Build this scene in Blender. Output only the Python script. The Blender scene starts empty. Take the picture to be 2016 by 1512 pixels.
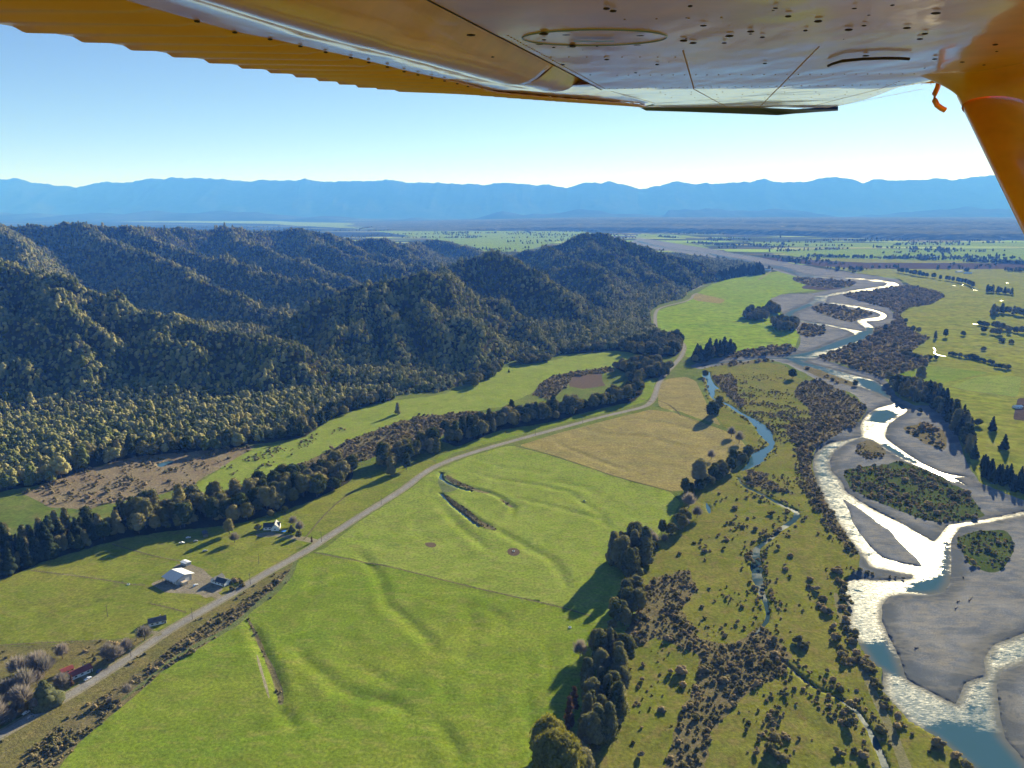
import bpy, bmesh, math, random
import numpy as np
from mathutils import Vector, Matrix
from mathutils.geometry import delaunay_2d_cdt

random.seed(7)
RNG = np.random.RandomState(11)
S = bpy.context.scene
COL = S.collection
R = math.radians

# ------------------------------------------------------------------ camera
W0, H0, FOC = 2016.0, 1512.0, 1480.0          # frame of the photograph and focal length in its pixels
CAMZ, PITCH = 300.0, math.atan((756 - 412) / FOC)
CP, SP = math.cos(PITCH), math.sin(PITCH)
cam_d = bpy.data.cameras.new('camera')
cam = bpy.data.objects.new('camera', cam_d)
COL.objects.link(cam)
cam.location = (0, 0, CAMZ)
cam.rotation_euler = (math.pi / 2 - PITCH, 0, 0)
cam_d.sensor_width = 36.0
cam_d.lens = FOC / W0 * 36.0
cam_d.clip_start = 0.05
cam_d.clip_end = 300000
S.camera = cam
# ------------------------------------------------------------------ light
SUN_EL, SUN_AZ = R(17.3), R(31.0)              # azimuth measured clockwise from +Y, the way the camera looks
world = bpy.data.worlds.new('World')
S.world = world
world.use_nodes = True
wn = world.node_tree
bg = wn.nodes['Background']
sky = wn.nodes.new('ShaderNodeTexSky')
sky.sky_type = 'NISHITA'
sky.sun_disc = False
sky.sun_elevation = SUN_EL
sky.sun_rotation = SUN_AZ
sky.altitude = 300
sky.air_density = 0.70
sky.dust_density = 0.02
sky.ozone_density = 2.2
wn.links.new(sky.outputs[0], bg.inputs['Color'])
bg.inputs['Strength'].default_value = 0.05
sun_d = bpy.data.lights.new('sun', 'SUN')
sun_d.energy = 5.0
sun_d.angle = R(0.53)
sun_d.color = (1.0, 0.955, 0.93)
sun = bpy.data.objects.new('sun', sun_d)
COL.objects.link(sun)
sdir = Vector((math.sin(SUN_AZ) * math.cos(SUN_EL), math.cos(SUN_AZ) * math.cos(SUN_EL), math.sin(SUN_EL)))
sun.rotation_euler = sdir.to_track_quat('Z', 'Y').to_euler()
sun.location = (0, 0, 2000)
S.view_settings.view_transform = 'Standard'
S.view_settings.look = 'None'
S.view_settings.gamma = 1.0
S.view_settings.use_curve_mapping = False
S.view_settings.exposure = 1.48
S.render.engine = 'CYCLES'
S.cycles.volume_bounces = 0
S.cycles.max_bounces = 5
S.cycles.diffuse_bounces = 2
S.cycles.glossy_bounces = 3
S.cycles.transmission_bounces = 3
S.cycles.transparent_max_bounces = 4
S.cycles.use_denoising = True

# ------------------------------------------------------------------ small helpers
def ray(px, py):
    u = (px - 1008.0) / FOC; v = (756.0 - py) / FOC
    return np.array([u, CP + v * SP, -SP + v * CP])

def gnd(px, py, z=0.0):
    """the point of the valley floor seen at a place of the photograph"""
    d = ray(px, py)
    t = (CAMZ - z) / -d[2]
    return (d[0] * t, d[1] * t)

def at_y(px, py, Y):
    d = ray(px, py)
    t = Y / d[1]
    return np.array([d[0] * t, Y, CAMZ + d[2] * t])

PERM = RNG.permutation(4096)
PERM = np.concatenate([PERM, PERM])
VAL = RNG.rand(4096)
def vnoise(x, y, seed=0):
    x = np.asarray(x, float); y = np.asarray(y, float)
    xi = np.floor(x).astype(np.int64); yi = np.floor(y).astype(np.int64)
    fx = x - xi; fy = y - yi
    fx = fx * fx * fx * (fx * (fx * 6 - 15) + 10); fy = fy * fy * fy * (fy * (fy * 6 - 15) + 10)
    def h(a, b):
        return VAL[PERM[(PERM[(a + seed * 131) & 4095] + b) & 4095]]
    a = h(xi, yi); b = h(xi + 1, yi); c = h(xi, yi + 1); d = h(xi + 1, yi + 1)
    return (a + (b - a) * fx + (c - a) * fy + (a - b - c + d) * fx * fy) * 2 - 1
def fbm(x, y, seed=0, octs=4, gain=0.5):
    s = 0; a = 1; t = 0
    for o in range(octs):
        s = s + a * vnoise(x * 2 ** o + o * 17.3, y * 2 ** o - o * 9.1, seed + o); t += a; a *= gain
    return s / t
def smooth(e0, e1, x):
    t = np.clip((x - e0) / (e1 - e0), 0, 1)
    return t * t * (3 - 2 * t)

def inpoly(x, y, P):
    P = np.asarray(P); out = np.zeros(len(x), bool)
    m = (x >= P[:, 0].min()) & (x <= P[:, 0].max()) & (y >= P[:, 1].min()) & (y <= P[:, 1].max())
    idx = np.nonzero(m)[0]
    if len(idx) == 0:
        return out
    xs = x[idx]; ys = y[idx]; c = np.zeros(len(idx), bool)
    n = len(P); j = n - 1
    for i in range(n):
        xi, yi = P[i]; xj, yj = P[j]
        if yi != yj:
            k = ((yi > ys) != (yj > ys)) & (xs < (xj - xi) * (ys - yi) / (yj - yi) + xi)
            c ^= k
        j = i
    out[idx] = c
    return out

def segdist(x, y, L, closed=False, reach=1e9):
    """distance to a polyline, and the parameter along it"""
    L = np.asarray(L, float)
    best = np.full(len(x), 1e12); side = np.zeros(len(x)); par = np.zeros(len(x))
    n = len(L)
    for i in range(n if closed else n - 1):
        a = L[i]; b = L[(i + 1) % n]
        dx, dy = b[0] - a[0], b[1] - a[1]
        l2 = dx * dx + dy * dy + 1e-9
        t = np.clip(((x - a[0]) * dx + (y - a[1]) * dy) / l2, 0, 1)
        ex = x - a[0] - t * dx; ey = y - a[1] - t * dy
        d = ex * ex + ey * ey
        m = d < best
        best = np.where(m, d, best); par = np.where(m, i + t, par)
        side = np.where(m, np.sign(dx * ey - dy * ex), side)
    return np.sqrt(best), side, par

def link(o, label=None, cat=None, group=None, kind=None, parent=None):
    COL.objects.link(o)
    if parent is not None: o.parent = parent
    if label: o['label'] = label
    if cat: o['category'] = cat
    if group: o['group'] = group
    if kind: o['kind'] = kind
    return o

def fastmesh(name, V, F, mat=None, smooth_=False):
    """triangles or quads from arrays"""
    V = np.asarray(V, np.float32); F = np.asarray(F, np.int32)
    me = bpy.data.meshes.new(name)
    k = F.shape[1]
    me.vertices.add(len(V)); me.vertices.foreach_set('co', V.ravel())
    me.loops.add(F.size); me.loops.foreach_set('vertex_index', F.ravel())
    me.polygons.add(len(F))
    me.polygons.foreach_set('loop_start', np.arange(0, F.size, k, dtype=np.int32))
    me.polygons.foreach_set('loop_total', np.full(len(F), k, np.int32))
    if smooth_: me.polygons.foreach_set('use_smooth', np.ones(len(F), bool))
    me.update(calc_edges=True)
    if mat: me.materials.append(mat)
    return me

def empty(name, loc=(0, 0, 0), rz=0.0, **k):
    o = bpy.data.objects.new(name, None)
    o.location = loc; o.rotation_euler = (0, 0, rz)
    o.empty_display_size = 1
    return link(o, **k)

def mobj(name, me, **k):
    return link(bpy.data.objects.new(name, me), **k)

def copy_thing(o, loc, rz=0.0, sc=1.0, label=None, group=None):
    c = o.copy(); COL.objects.link(c)
    c.location = loc; c.rotation_euler = (0, 0, rz); c.scale = (sc, sc, sc) if not hasattr(sc, '__len__') else sc
    if label: c['label'] = label
    if group: c['group'] = group
    for ch in o.children:
        d = ch.copy(); COL.objects.link(d); d.parent = c
        for g in ch.children:
            e = g.copy(); COL.objects.link(e); e.parent = d
    return c

# ------------------------------------------------------------------ materials
class NT:
    def __init__(s, name):
        s.m = bpy.data.materials.new(name); s.m.use_nodes = True
        s.t = s.m.node_tree; s.n = s.t.nodes; s.l = s.t.links
        s.b = s.n['Principled BSDF']; s.out = s.n['Material Output']
    def node(s, typ, **k):
        q = s.n.new(typ)
        for a, b in k.items():
            if a.startswith('_'): setattr(q, a[1:], b)
        return q
    def set(s, name, v):
        s.b.inputs[name].default_value = v
    def coord(s, kind='Object'):
        if kind == 'Position':
            return s.n.new('ShaderNodeNewGeometry').outputs['Position']
        return s.n.new('ShaderNodeTexCoord').outputs[kind]
    def noise(s, co, scale, detail=4, rough=0.55, stretch=None, dist=0.0):
        if stretch is not None:
            mp = s.n.new('ShaderNodeMapping'); mp.inputs['Scale'].default_value = stretch[:3]
            if len(stretch) > 3: mp.inputs['Rotation'].default_value = (0, 0, stretch[3])
            s.l.new(co, mp.inputs['Vector']); co = mp.outputs[0]
        q = s.n.new('ShaderNodeTexNoise'); q.inputs['Scale'].default_value = scale
        q.inputs['Detail'].default_value = detail; q.inputs['Roughness'].default_value = rough
        q.inputs['Distortion'].default_value = dist
        s.l.new(co, q.inputs['Vector']); return q.outputs['Fac']
    def ramp(s, fac, stops):
        q = s.n.new('ShaderNodeValToRGB'); e = q.color_ramp.elements
        while len(e) < len(stops): e.new(0.5)
        for i, (p, c) in enumerate(stops):
            e[i].position = p; e[i].color = (c[0], c[1], c[2], 1) if hasattr(c, '__len__') else (c, c, c, 1)
        s.l.new(fac, q.inputs[0]); return q.outputs[0]
    def mix(s, fac, a, b, mode='MIX'):
        q = s.n.new('ShaderNodeMix'); q.data_type = 'RGBA'; q.blend_type = mode
        for sock, v in ((q.inputs[0], fac), (q.inputs[6], a), (q.inputs[7], b)):
            if isinstance(v, (int, float)): sock.default_value = v
            elif isinstance(v, tuple): sock.default_value = (v[0], v[1], v[2], 1)
            else: s.l.new(v, sock)
        return q.outputs[2]
    def math(s, op, a, b=0.0):
        q = s.n.new('ShaderNodeMath'); q.operation = op
        for sock, v in ((q.inputs[0], a), (q.inputs[1], b)):
            if isinstance(v, (int, float)): sock.default_value = v
            else: s.l.new(v, sock)
        return q.outputs[0]
    def bump(s, h, dist, strength=1.0):
        q = s.n.new('ShaderNodeBump'); q.inputs['Distance'].default_value = dist
        q.inputs['Strength'].default_value = strength
        s.l.new(h, q.inputs['Height']); s.l.new(q.outputs[0], s.b.inputs['Normal']); return q
    def col(s, c):
        if isinstance(c, tuple): s.b.inputs['Base Color'].default_value = (c[0], c[1], c[2], 1)
        else: s.l.new(c, s.b.inputs['Base Color'])

def ground_mat(name, c1, c2, c3=None, big=0.012, fine=0.35, bump=0.25, stretch=None, rough=0.95, spots=None):
    t = NT(name); co = t.coord('Position')
    n1 = t.noise(co, big, 5, 0.6, stretch)
    n2 = t.noise(co, fine, 4, 0.7)
    n3 = t.noise(co, big * 7, 5, 0.65, stretch)
    c = t.mix(t.ramp(n1, [(0.35, 0.0), (0.65, 1.0)]), c1, c2)
    if c3 is not None:
        c = t.mix(t.ramp(n3, [(0.48, 0.0), (0.68, 0.75)]), c, c3)
    n6 = t.noise(co, big * 3.1, 6, 0.7, None, 1.5)
    c = t.mix(1.0, c, t.ramp(n6, [(0.32, 0.80), (0.68, 1.18)]), 'MULTIPLY')
    if spots is not None:
        n4 = t.noise(co, spots[1], 3, 0.6)
        c = t.mix(t.ramp(n4, [(spots[2], 0.0), (spots[2] + 0.06, 1.0)]), c, spots[0])
    g = t.ramp(n2, [(0.28, 0.58), (0.72, 1.38)])
    c = t.mix(1.0, c, g, 'MULTIPLY')
    if name == 'river_gravel':
        wt = t.n.new('ShaderNodeAttribute'); wt.attribute_name = 'wet'
        wf = t.math('ADD', wt.outputs['Fac'], t.math('MULTIPLY', t.math('SUBTRACT', n3, 0.5), 1.2))
        c = t.mix(t.ramp(wf, [(0.45, 0.0), (0.85, 0.75)]), c, (0.080, 0.088, 0.090))
        br = t.noise(co, 0.013, 6, 0.6, (1, 2.0, 1, -0.6), 0.6)
        ln = t.math('ABSOLUTE', t.math('SUBTRACT', br, 0.5))
        c = t.mix(t.ramp(ln, [(0.0, 0.3), (0.05, 0.0)]), c, (0.30, 0.27, 0.21))
        c = t.mix(t.ramp(br, [(0.56, 0.0), (0.66, 0.6)]), c, (0.085, 0.100, 0.115))
    t.col(c); t.set('Roughness', rough); t.set('Specular IOR Level', 0.0)
    t.bump(n2, bump)
    return t.m

def plain_mat(name, c, rough=0.6, metal=0.0, var=0.12, scale=2.0, spec=0.4):
    t = NT(name); n = t.noise(t.coord('Object'), scale, 4, 0.6)
    t.col(t.mix(1.0, c, t.ramp(n, [(0.3, 1 - var), (0.7, 1 + var)]), 'MULTIPLY'))
    t.set('Roughness', rough); t.set('Metallic', metal); t.set('Specular IOR Level', spec)
    return t.m

def leaf_mat(name, dark, light, brown=None, trans=0.35, scale=0.7, warm=(1.25, 1.15, 0.6)):
    t = NT(name)
    oi = t.n.new('ShaderNodeObjectInfo')
    n = t.noise(t.coord('Position'), scale, 3, 0.6)
    n2 = t.noise(t.coord('Position'), 0.006, 3, 0.6)
    c = t.mix(t.ramp(n, [(0.3, 0.0), (0.7, 1.0)]), dark, light)
    if brown is not None:
        f = t.math('ADD', t.math('MULTIPLY', oi.outputs['Random'], 0.65), t.math('MULTIPLY', n2, 0.45))
        c = t.mix(t.ramp(f, [(0.35, 0.0), (0.8, 1.0)]), c, brown)
    v = t.ramp(oi.outputs['Random'], [(0.0, 0.7), (1.0, 1.3)])
    c = t.mix(1.0, c, v, 'MULTIPLY')
    t.n.remove(t.b)
    d = t.n.new('ShaderNodeBsdfDiffuse'); tr = t.n.new('ShaderNodeBsdfTranslucent'); mx = t.n.new('ShaderNodeMixShader')
    t.l.new(c, d.inputs[0]); t.l.new(t.mix(1.0, c, warm, 'MULTIPLY'), tr.inputs[0]); mx.inputs[0].default_value = trans
    t.l.new(d.outputs[0], mx.inputs[1]); t.l.new(tr.outputs[0], mx.inputs[2]); t.l.new(mx.outputs[0], t.out.inputs[0])
    return t.m

def water_mat(name, body, rough, wave_h, scale, patch=None):
    t = NT(name); co = t.coord('Position')
    t.n.remove(t.b)
    d = t.n.new('ShaderNodeBsdfDiffuse'); d.inputs[0].default_value = (body[0], body[1], body[2], 1)
    g = t.n.new('ShaderNodeBsdfAnisotropic'); g.distribution = 'BECKMANN'; g.inputs['Color'].default_value = (0.3, 0.3, 0.28, 1) if patch else (1, 1, 1, 1)
    fr = t.n.new('ShaderNodeFresnel'); fr.inputs['IOR'].default_value = 1.33
    mx = t.n.new('ShaderNodeMixShader')
    if patch:
        p = t.noise(co, 0.02, 4, 0.55, (1, 1.8, 1, 0.5), 0.8)
        r = t.ramp(p, [(patch, (rough * 0.55,) * 3), (patch + 0.12, (rough,) * 3)])
        t.l.new(r, g.inputs['Roughness'])
    else:
        g.inputs['Roughness'].default_value = rough
    n = t.noise(co, scale, 5, 0.62, (1.0, 1.6, 1.0, 0.6))
    bp = t.n.new('ShaderNodeBump'); bp.inputs['Distance'].default_value = wave_h; t.l.new(n, bp.inputs['Height'])
    for q in (g, fr): t.l.new(bp.outputs[0], q.inputs['Normal'])
    t.l.new(fr.outputs[0], mx.inputs[0]); t.l.new(d.outputs[0], mx.inputs[1]); t.l.new(g.outputs[0], mx.inputs[2]); t.l.new(mx.outputs[0], t.out.inputs[0])
    return t.m

def river_mat(name, rough, wave_h, scale):
    t = NT(name); co = t.coord('Position'); t.n.remove(t.b)
    at = t.n.new('ShaderNodeAttribute'); at.attribute_name = 'calm'
    ed = t.n.new('ShaderNodeAttribute'); ed.attribute_name = 'shore'
    big = t.noise(co, 0.03, 5, 0.6, (1, 2.2, 1, 0.9), 1.0)
    fine = t.noise(co, 0.22, 4, 0.7, (1, 2.0, 1, 0.9))
    f = t.math('ADD', t.math('SUBTRACT', t.math('MULTIPLY', big, 1.1), t.math('MULTIPLY', at.outputs['Fac'], 0.75)), t.math('MULTIPLY', t.math('SUBTRACT', fine, 0.5), 1.3))
    rr = t.ramp(f, [(0.10, (0.07,) * 3), (0.40, (rough * 0.82,) * 3), (0.80, (rough * 1.15,) * 3)])
    wv = t.ramp(f, [(0.08, 0.12), (0.45, 1.0)])
    d = t.n.new('ShaderNodeBsdfDiffuse')
    t.l.new(t.mix(ed.outputs['Fac'], (0.120, 0.125, 0.115), (0.045, 0.105, 0.140)), d.inputs[0])
    g = t.n.new('ShaderNodeBsdfAnisotropic'); g.distribution = 'BECKMANN'; g.inputs['Color'].default_value = (0.20, 0.192, 0.172, 1)
    t.l.new(rr, g.inputs['Roughness'])
    sparkle = t.noise(co, 0.30, 5, 0.75, (1.0, 2.4, 1.0, 0.9), 0.5)  # ripple sparkle painted as lighter and darker patches of reflection colour
    t.l.new(t.ramp(sparkle, [(0.36, (0.05, 0.050, 0.047)), (0.50, (0.15, 0.144, 0.128)), (0.66, (0.42, 0.405, 0.36))]), g.inputs['Color'])
    fr = t.n.new('ShaderNodeFresnel'); fr.inputs['IOR'].default_value = 1.33
    mx = t.n.new('ShaderNodeMixShader')
    n = t.noise(co, scale, 6, 0.7, (1.0, 1.8, 1.0, 0.9))
    bp = t.n.new('ShaderNodeBump'); bp.inputs['Distance'].default_value = wave_h; t.l.new(n, bp.inputs['Height']); t.l.new(wv, bp.inputs['Strength'])
    for q in (g, fr): t.l.new(bp.outputs[0], q.inputs['Normal'])
    t.l.new(t.math('MULTIPLY', fr.outputs[0], t.ramp(ed.outputs['Fac'], [(0.0, 0.15), (0.6, 1.0)])), mx.inputs[0]); t.l.new(d.outputs[0], mx.inputs[1]); t.l.new(g.outputs[0], mx.inputs[2]); t.l.new(mx.outputs[0], t.out.inputs[0])
    return t.m
M = {}
M['pasture'] = ground_mat('pasture', (0.095, 0.135, 0.025), (0.130, 0.155, 0.034), (0.155, 0.150, 0.048), 0.008, 0.3, 0.30)
M['paddock_bright'] = ground_mat('bright_grass', (0.128, 0.195, 0.016), (0.165, 0.210, 0.024), (0.205, 0.205, 0.050), 0.010, 0.45, 0.30, (1, 2.2, 1, 0.9))
M['paddock_soft'] = ground_mat('soft_grass', (0.165, 0.225, 0.030), (0.195, 0.240, 0.042), (0.235, 0.225, 0.070), 0.011, 0.4, 0.22, (1, 2.5, 1, 0.7))
M['paddock_tan'] = ground_mat('dry_grass', (0.26, 0.215, 0.075), (0.215, 0.195, 0.070), (0.175, 0.135, 0.075), 0.010, 0.35, 0.28, (1, 3.0, 1, 0.6))
M['paddock_yellow'] = ground_mat('yellow_grass', (0.130, 0.170, 0.018), (0.180, 0.190, 0.030), (0.185, 0.165, 0.050), 0.012, 0.4, 0.25, (1, 2.0, 1, 0.8))
M['flats'] = ground_mat('river_flat_grass', (0.125, 0.145, 0.020), (0.165, 0.160, 0.032), (0.185, 0.140, 0.055), 0.016, 0.4, 0.35)
M['far_green'] = ground_mat('far_green', (0.150, 0.245, 0.015), (0.185, 0.250, 0.025), (0.210, 0.220, 0.035), 0.004, 0.05, 0.3, (1, 3, 1, 0.1))
M['far_olive'] = ground_mat('far_olive', (0.165, 0.200, 0.020), (0.200, 0.205, 0.030), (0.225, 0.200, 0.045), 0.004, 0.05, 0.3, (1, 3, 1, 0.1))
M['scrub'] = ground_mat('scrub_ground', (0.130, 0.115, 0.055), (0.165, 0.135, 0.070), (0.095, 0.100, 0.040), 0.03, 0.5, 0.6)
M['bog'] = ground_mat('bog_ground', (0.195, 0.145, 0.095), (0.225, 0.185, 0.110), (0.130, 0.125, 0.070), 0.035, 0.4, 0.8)
M['verge'] = ground_mat('rough_verge', (0.190, 0.155, 0.062), (0.130, 0.130, 0.040), (0.090, 0.080, 0.035), 0.05, 0.6, 0.5)
M['reeds'] = ground_mat('reed_bed', (0.110, 0.145, 0.045), (0.150, 0.165, 0.070), (0.06, 0.075, 0.03), 0.06, 0.8, 0.5)
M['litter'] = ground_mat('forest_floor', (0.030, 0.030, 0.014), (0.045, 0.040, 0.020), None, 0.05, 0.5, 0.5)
M['gravel'] = ground_mat('river_gravel', (0.115, 0.128, 0.145), (0.175, 0.182, 0.190), (0.250, 0.230, 0.190), 0.010, 0.9, 0.18, (1, 2.5, 1, -0.5), 0.75)
M['mud'] = ground_mat('trampled_mud', (0.10, 0.075, 0.05), (0.13, 0.095, 0.065), None, 0.2, 1.0, 0.15)
M['plough'] = ground_mat('ploughed_soil', (0.060, 0.045, 0.038), (0.085, 0.065, 0.050), None, 0.05, 0.5, 0.3)
M['yard'] = ground_mat('farm_yard', (0.25, 0.215, 0.17), (0.20, 0.175, 0.13), (0.14, 0.15, 0.06), 0.06, 0.8, 0.1)
M['moss'] = ground_mat('mossy_ground', (0.045, 0.075, 0.015), (0.075, 0.095, 0.022), (0.085, 0.080, 0.035), 0.05, 0.5, 0.5)
M['asphalt'] = ground_mat('road_chipseal', (0.21, 0.20, 0.185), (0.25, 0.24, 0.22), None, 0.06, 1.2, 0.03, None, 0.85)
M['shoulder'] = ground_mat('gravel_shoulder', (0.27, 0.235, 0.18), (0.20, 0.18, 0.11), (0.13, 0.14, 0.05), 0.15, 1.2, 0.1)
M['track'] = ground_mat('vehicle_track', (0.195, 0.175, 0.10), (0.155, 0.150, 0.07), None, 0.1, 0.8, 0.1)
M['river'] = river_mat('river_water', 0.335, 0.07, 0.4)
M['upper'] = river_mat('upper_river_water', 0.42, 0.055, 0.4)
M['riffle'] = water_mat('riffle_water', (0.03, 0.06, 0.065), 0.40, 0.06, 0.5, 0.40)
M['calm'] = water_mat('calm_water', (0.040, 0.095, 0.125), 0.07, 0.010, 0.4)

def far_plain_mat():
    t = NT('far_plain'); co = t.coord('Position')
    mp = t.n.new('ShaderNodeMapping'); mp.inputs['Scale'].default_value = (1 / 520, 1 / 380, 0); mp.inputs['Rotation'].default_value = (0, 0, 0.12)
    t.l.new(co, mp.inputs[0])
    v = t.n.new('ShaderNodeTexVoronoi'); v.distance = 'CHEBYCHEV'; v.inputs['Scale'].default_value = 1.0; v.inputs['Randomness'].default_value = 0.7
    t.l.new(mp.outputs[0], v.inputs[0])
    sep = t.n.new('ShaderNodeSeparateColor'); t.l.new(v.outputs['Color'], sep.inputs[0])
    c = t.ramp(sep.outputs[0], [(0.0, (0.220, 0.340, 0.030)), (0.35, (0.280, 0.360, 0.060)), (0.6, (0.320, 0.340, 0.080)), (0.72, (0.150, 0.125, 0.060)), (0.9, (0.080, 0.085, 0.040))])
    big = t.noise(co, 0.0005, 4, 0.6, (1, 4.0, 1, 0.05))
    c = t.mix(t.ramp(big, [(0.46, 0.0), (0.53, 1.0)]), c, (0.045, 0.055, 0.028))
    fl = t.noise(co, 0.004, 3, 0.6, (1, 5, 1))
    c = t.mix(1.0, c, t.ramp(fl, [(0.3, 0.8), (0.7, 1.2)]), 'MULTIPLY')
    t.col(c); t.set('Roughness', 0.95); t.set('Specular IOR Level', 0.0)
    return t.m
M['far_plain'] = far_plain_mat()
def far_woods_mat():
    t = NT('far_woods'); co = t.coord('Position')
    n = t.noise(co, 0.00035, 5, 0.6, (1, 5.0, 1, 0.03)); n2 = t.noise(co, 0.0012, 3, 0.6, (1, 6, 1))
    c = t.mix(t.ramp(n, [(0.56, 0.0), (0.60, 1.0)]), (0.030, 0.036, 0.022), (0.150, 0.170, 0.070))
    c = t.mix(1.0, c, t.ramp(n2, [(0.3, 0.7), (0.7, 1.3)]), 'MULTIPLY')
    t.col(c); t.set('Roughness', 0.95); t.set('Specular IOR Level', 0.0)
    return t.m
M['far_woods'] = far_woods_mat()
M['leaf'] = leaf_mat('native_leaves', (0.022, 0.042, 0.014), (0.105, 0.125, 0.036), (0.180, 0.160, 0.070), 0.2)
M['leaf_hill'] = leaf_mat('hill_forest_leaves', (0.075, 0.105, 0.032), (0.250, 0.285, 0.090), (0.350, 0.320, 0.140), 0.34)
M['leaf_dark'] = leaf_mat('conifer_leaves', (0.016, 0.026, 0.012), (0.045, 0.055, 0.022), None, 0.1)
M['leaf_gum'] = leaf_mat('gum_leaves', (0.060, 0.075, 0.035), (0.210, 0.220, 0.100), (0.20, 0.19, 0.11), 0.35)
M['leaf_gold'] = leaf_mat('gold_gum_leaves', (0.130, 0.135, 0.030), (0.330, 0.310, 0.075), None, 0.42)
M['leaf_grey'] = leaf_mat('willow_twigs', (0.20, 0.19, 0.17), (0.36, 0.34, 0.30), (0.27, 0.24, 0.21), 0.35, 0.7, (1.0, 0.95, 0.85))
M['leaf_red'] = leaf_mat('russet_leaves', (0.085, 0.050, 0.032), (0.150, 0.090, 0.055), None, 0.3)
M['leaf_bush'] = leaf_mat('gorse_leaves', (0.095, 0.095, 0.042), (0.245, 0.230, 0.105), (0.260, 0.205, 0.120), 0.35)
M['bark'] = plain_mat('bark', (0.10, 0.08, 0.06), 0.9)

# ------------------------------------------------------------------ regions of the valley floor (traced on the photograph, laid on the ground)
BED = [(1357,722),(1382,709),(1419,705),(1538,699),(1571,688),(1578,670),(1572,655),(1560,640),(1545,625),(1535,608),(1515,595),(1513,590),(1535,580),(1560,578),(1600,577),(1640,570),(1672,566),
       (1690,555),(1616,549),(1570,545),(1500,525),(1440,515),(1380,503),(1290,490),(1240,478),(1258,468),(1400,490),(1500,508),(1616,528),(1700,540),(1770,550),(1780,562),(1765,575),(1700,585),
       (1740,600),(1762,618),(1765,632),(1745,642),(1723,646),(1721,656),(1695,670),(1650,690),(1612,704),(1640,714),(1700,732),(1742,746),(1765,780),(1800,798),(1852,800),(1880,838),(1892,880),(1905,915),
       (1930,950),(2016,985),(2200,1020),(2500,1100),(2500,1560),(1950,1560),(1900,1494),(1851,1451),(1786,1409),(1734,1354),(1737,1314),(1711,1300),(1686,1257),(1663,1217),(1671,1189),(1654,1166),(1656,1142),
       (1690,1122),(1694,1095),(1670,1055),(1646,1017),(1628,990),(1612,955),(1600,925),(1600,901),(1606,883),(1628,867),(1659,848),(1696,827),(1707,806),(1704,798),(1673,771),(1633,763),(1580,732),(1538,712),(1494,706),(1449,716),(1397,722),(1379,727)]
WATER = {
 'main': [(1538,700),(1571,694),(1600,703),(1580,709),(1633,722),(1686,737),(1725,747),(1744,761),(1752,775),(1768,789),(1790,800),(1785,808),(1765,820),(1750,832),(1741,856),(1765,875),(1786,890),(1818,909),(1845,922),(1871,930),(1903,935),(1878,937),
          (1907,954),(1871,942),(1845,929),(1813,915),(1786,905),(1749,884),(1718,862),(1698,857),(1667,869),(1643,885),(1634,904),(1638,925),(1657,943),(1665,962),(1694,983),(1731,1004),(1781,1028),(1807,1044),(1831,1057),(1840,1062),
          (1853,1047),(1868,1028),(1890,1025),(1945,1017),(2016,1002),(2060,992),(2060,1000),(2016,1010),(1950,1023),(1892,1033),(1874,1055),(1873,1080),(1874,1110),(1871,1143),(1860,1160),(1829,1166),(1786,1163),(1751,1169),(1737,1186),(1737,1217),
          (1757,1257),(1774,1294),(1786,1331),(1843,1360),(1883,1380),(1900,1337),(1943,1323),(1937,1291),(1957,1263),(2016,1240),(2100,1215),(2100,1270),(2016,1300),(1974,1314),(1963,1343),(1971,1409),(1980,1446),(2016,1486),(2060,1540),
          (1950,1540),(1900,1496),(1851,1454),(1786,1413),(1736,1358),(1740,1316),(1713,1302),(1688,1259),(1665,1219),(1673,1189),(1656,1166),(1657,1146),(1664,1135),(1683,1132),(1729,1137),(1797,1134),(1800,1127),(1760,1120),(1714,1111),
          (1694,1083),(1670,1057),(1646,1019),(1626,990),(1612,957),(1601,925),(1601,901),(1607,885),(1630,869),(1668,862),(1698,856),(1692,838),(1700,822),(1712,808),(1728,800),(1762,792),(1758,786),(1735,775),(1690,757),(1640,742),(1600,727),(1560,712)],
 'upper_pool': [(1538,700),(1571,694),(1597,688),(1626,677),(1660,664),(1685,656),(1668,648),(1640,642),(1600,636),(1580,633),(1556,627),(1542,620),(1543,615),(1565,606),(1590,596),(1605,588),(1600,580),(1610,581),(1640,576),(1700,567),(1745,561),(1750,556),(1700,550),(1650,546),
          (1580,545),(1545,533),(1500,521),(1450,511),(1400,502),(1401,500),(1450,508),(1500,518),(1552,526),(1572,536),(1620,543),(1675,546),(1725,549),(1762,555),(1772,560),(1755,564),(1715,571),(1656,578),(1626,583),(1632,590),(1624,594),(1612,590),(1603,599),(1575,610),(1560,617),
          (1562,624),(1590,631),(1627,636),(1660,643),(1695,650),(1705,651),(1705,643),(1688,634),(1686,629),(1700,626),(1733,622),(1737,618),(1720,611),(1690,605),(1650,599),(1630,596),(1632,593),(1656,596),(1695,602),(1724,609),(1745,616),(1748,622),(1738,628),(1703,631),(1722,642),(1721,655),(1700,669),(1660,684),(1616,700),(1600,704)],
}
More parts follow.
